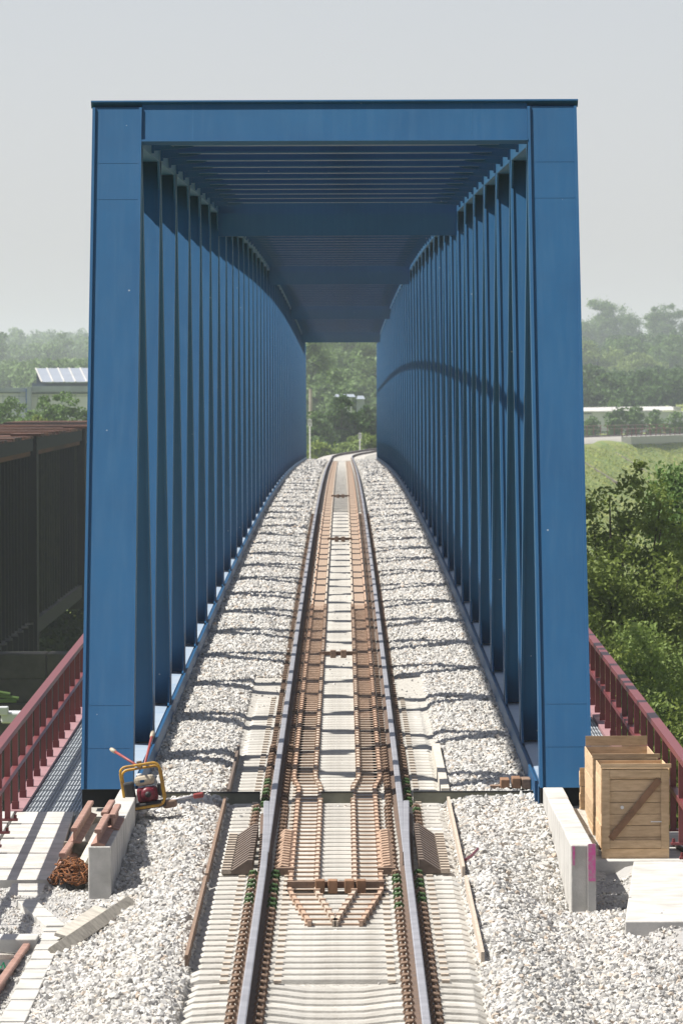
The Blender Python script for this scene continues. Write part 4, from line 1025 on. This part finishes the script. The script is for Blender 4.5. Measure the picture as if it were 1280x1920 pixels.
rf.hexa([(x0 + sh, D - .3, fz(715)), (x1 + sh, D - .3, fz(715)), (x1, D + 9, fz(689)), (x0, D + 9, fz(689)), (x0 + sh, D - .3, fz(714.2)), (x1 + sh, D - .3, fz(714.2)), (x1, D + 9, fz(688)), (x0, D + 9, fz(688))]); rfo = rf.build('roof', M['glass_roof'], fb)
for k in range(8):
    a = (x0 + k * (fx(83) - fx(62)), D + 9, fz(687.8)); b = (a[0] + sh, D - .32, fz(714))
    MB().beam(a, b, .14, .1).build('glazing_bar', M['white_roof'], rfo)
part('gable', 'glass', fx(61), fx(270), D + .2, D + 8.5, fz(722), fz(716))
MB().prism([(x0 + sh + .1, fz(721.9)), (x0 + sh + .1, fz(715.5)), (x0 + .1, fz(690)), (x0 + .1, fz(721.9))], 1, D + 8.6, D + 8.8).build('gable_glazing', M['glass'], fb)

ws = thing('white_shed', 'long low white shed half hidden by shrubs on the right', 'building', at(1180, 800, 1220)); D = 1220.0
part('wall', 'white_wall', fx(1070), fx(1300), D, D + 12, -4, fz(774), ws)
m = MB(); m.hexa([(fx(1068), D - .6, fz(774)), (fx(1268), D - .6, fz(772)), (fx(1262), D + 8, fz(765)), (fx(1068), D + 8, fz(767)), (fx(1068), D - .6, fz(773)), (fx(1268), D - .6, fz(771)), (fx(1262), D + 8, fz(764)), (fx(1068), D + 8, fz(766))]); m.build('roof', M['white_roof'], ws)
part('window_band', 'glass', fx(1070), fx(1110), D - .05, D - .01, fz(778), fz(776), ws)
part('end_roof', 'white_roof', fx(1262), fx(1276), D - .2, D + 8, fz(772.6), fz(765.2), ws)

hs_ = thing('hillside_house', 'small house with pale roof above the dark tree in the opening', 'house', at(655, 760, 950)); D = 950.0
part('wall', 'white_wall', fx(640), fx(660), D, D + 6, -6, fz(747), hs_)
for a, b, t0, t1 in ((627, 667, 740, 745), (668, 685, 743, 749)):
    m = MB(); m.hexa([(fx(a), D - .6, fz(t1)), (fx(b), D - .6, fz(t1)), (fx(b - 3), D + 5, fz(t0)), (fx(a + 3), D + 5, fz(t0)), (fx(a), D - .6, fz(t1 - .8)), (fx(b), D - .6, fz(t1 - .8)), (fx(b - 3), D + 5, fz(t0 - .8)), (fx(a + 3), D + 5, fz(t0 - .8))]); m.build('roof', M['grey_roof'], hs_)
part('wall', 'grey_roof', fx(669), fx(684), D + .1, D + 5, -6, fz(749.2), hs_)
p = at(583, 729, 900); tag(MB().tube([(p.x, 900, -8), (p.x, 900, p.z)], [.26, .2], 10).build('chimney', M['chimney']), 'pale chimney left of the house in the bridge opening', 'chimney')

def sign(px, top, bot, d, lab):
    p = at(px, top, d); q = at(px, bot, d); t = thing('hectometre_sign', lab, 'sign', q, 'distance signs beside the track')
    MB().tube([(q.x, d, gh(q.x, d)), (q.x, d, p.z + .05)], .05, 8).build('pole', M['sign'], t)
    pl = MB().box(p.x - .15, p.x + .15, d - .075, d - .055, p.z - .55, p.z).build('plate', M['sign'], t)
    m = MB(); seg = {'8': 'abcdefg', '5': 'afgcd', '2': 'abged'}
    def digit(ch, x, z, w, h):
        e = w * .22
        for s_ in seg[ch]:
            bx = {'a': (0, w, h - e, h), 'g': (0, w, h / 2 - e / 2, h / 2 + e / 2), 'd': (0, w, 0, e), 'b': (w - e, w, h / 2, h), 'c': (w - e, w, 0, h / 2), 'f': (0, e, h / 2, h), 'e': (0, e, 0, h / 2)}[s_]
            m.box(x + bx[0], x + bx[1], d - .082, d - .076, z + bx[2], z + bx[3])
    digit('8', p.x - .11, p.z - .26, .09, .2); digit('5', p.x + .02, p.z - .26, .09, .2); digit('8', p.x - .045, p.z - .5, .09, .18)
    m.build('digits', M['dark'], pl)
sign(581.5, 786, 862, 556, 'white distance sign on a pole left of the far track')
sign(675, 812, 848, 690, 'smaller distance sign on a pole further along the curve')

# far curve: red railing and concrete underbridge on the right
vb = thing('rail_underbridge', 'concrete underbridge with parapet on the far curve, right', 'bridge', (xc(1080) + 3, 1080, -6))
def off(d, q):
    s_ = (d - 540) / 3200; n_ = Vector((1, -s_, 0)).normalized(); return Vector((xc(d), d, 0)) + n_ * q
def run(name, q0, q1, z0, z1, d0, d1, m_, parent, step=12):
    sec = []
    for d in np.arange(d0, d1 + 1, step):
        a, b = off(d, q0), off(d, q1); z = zp(d); sec.append([(a.x, a.y, z + z0), (b.x, b.y, z + z0), (b.x, b.y, z + z1), (a.x, a.y, z + z1)])
    return MB().sweep(sec).build(name, M[m_], parent)
run('deck_edge', 3.2, 4.6, -1.25, -.15, 1020, 1236, 'concrete', vb); run('wing_wall', 3.25, 4.3, -5.4, -1.251, 1036, 1236, 'concrete_dark', vb)
fr = thing('railing', 'thin red railing along the far curve on the right', 'railing', (xc(1080), 1080, -3), 'red railings of the far curve')
run('handrail', 4.4, 4.47, .88, .95, 1010, 1236, 'red', fr); run('middle_rail', 4.4, 4.46, .38, .43, 1010, 1236, 'red', fr)
for d in np.arange(1010, 1236, 6.0):
    a = off(d, 4.43); MB().box(a.x - .05, a.x + .05, a.y - .05, a.y + .05, zp(d) - .2, zp(d) + .9).build('post', M['red'], fr)
fr2 = thing('railing', 'second thin red railing on the far side of the curve', 'railing', (xc(1000), 1000, -3), 'red railings of the far curve')
run('handrail', -3.6, -3.53, 1.3, 1.37, 900, 1236, 'red', fr2); run('middle_rail', -3.6, -3.54, .8, .85, 900, 1236, 'red', fr2)
for d in np.arange(900, 1236, 8.0):
    a = off(d, -3.57); MB().box(a.x - .05, a.x + .05, a.y - .05, a.y + .05, zp(d) - .9, zp(d) + 1.3).build('post', M['red'], fr2)
def meadow():
    r = np.random.default_rng(31); x = r.uniform(8, 62, 60000); y = r.uniform(690, 1090, 60000)
    xcv = TC + (y - 540) ** 2 / 6400.0; k = (x - xcv > 4.5) & (x - xcv < 26); x, y = x[k], y[k]
    z = ground_h(x, y) + .25 * np.sin(x * .31) * np.cos(y * .11) + .12
    k = r.random(len(x)); P = np.stack([x, y, z], -1)
    tag(link('meadow_grass', leaf_mesh('meadow_grass', P, .15, M['grass_tuft'])), 'tall grass and yellow weeds on the embankment slope', 'grass', kind='stuff')
M['grass_tuft'] = mat('grass_tuft', (.22, .30, .075), .9, .2, .35, col2=(.38, .38, .10), trans=.3)
meadow()
def drain():
    for k, (d, lab) in enumerate(((985, 'concrete drain gutter down the middle of the grassy embankment'), (925, 'concrete drain gutter on the left of the grassy embankment'))):
        sec = []
        for i in range(5):
            q = 6.2 + i * 1.7; a = off(d - i * 2.2, q); z = gh(a.x, a.y) + .12; sec.append([(a.x - .07, a.y, z - .3), (a.x + .07, a.y, z - .3), (a.x + .07, a.y, z), (a.x - .07, a.y, z)])
        tag(MB().sweep(sec).build('drain_gutter', M['earth']), lab, 'gutter', 'drain gutters on the embankment')
drain()

# ------------------------------------------------------------------ haze
hz = MB().box(-3900, 3900, -600, 7300, -16, 52).build('haze', None)
vm = bpy.data.materials.new('haze'); vm.use_nodes = True; vn = vm.node_tree; vn.nodes.clear()
pv = vn.nodes.new('ShaderNodeVolumePrincipled'); pv.inputs['Color'].default_value = (.80, .86, 1.0, 1); pv.inputs['Density'].default_value = .000135; pv.inputs['Anisotropy'].default_value = 0.0
vo = vn.nodes.new('ShaderNodeOutputMaterial'); vn.links.new(pv.outputs[0], vo.inputs['Volume'])
hz.data.materials.append(vm); tag(hz, 'pale summer haze hanging over the whole valley', 'haze', kind='stuff')
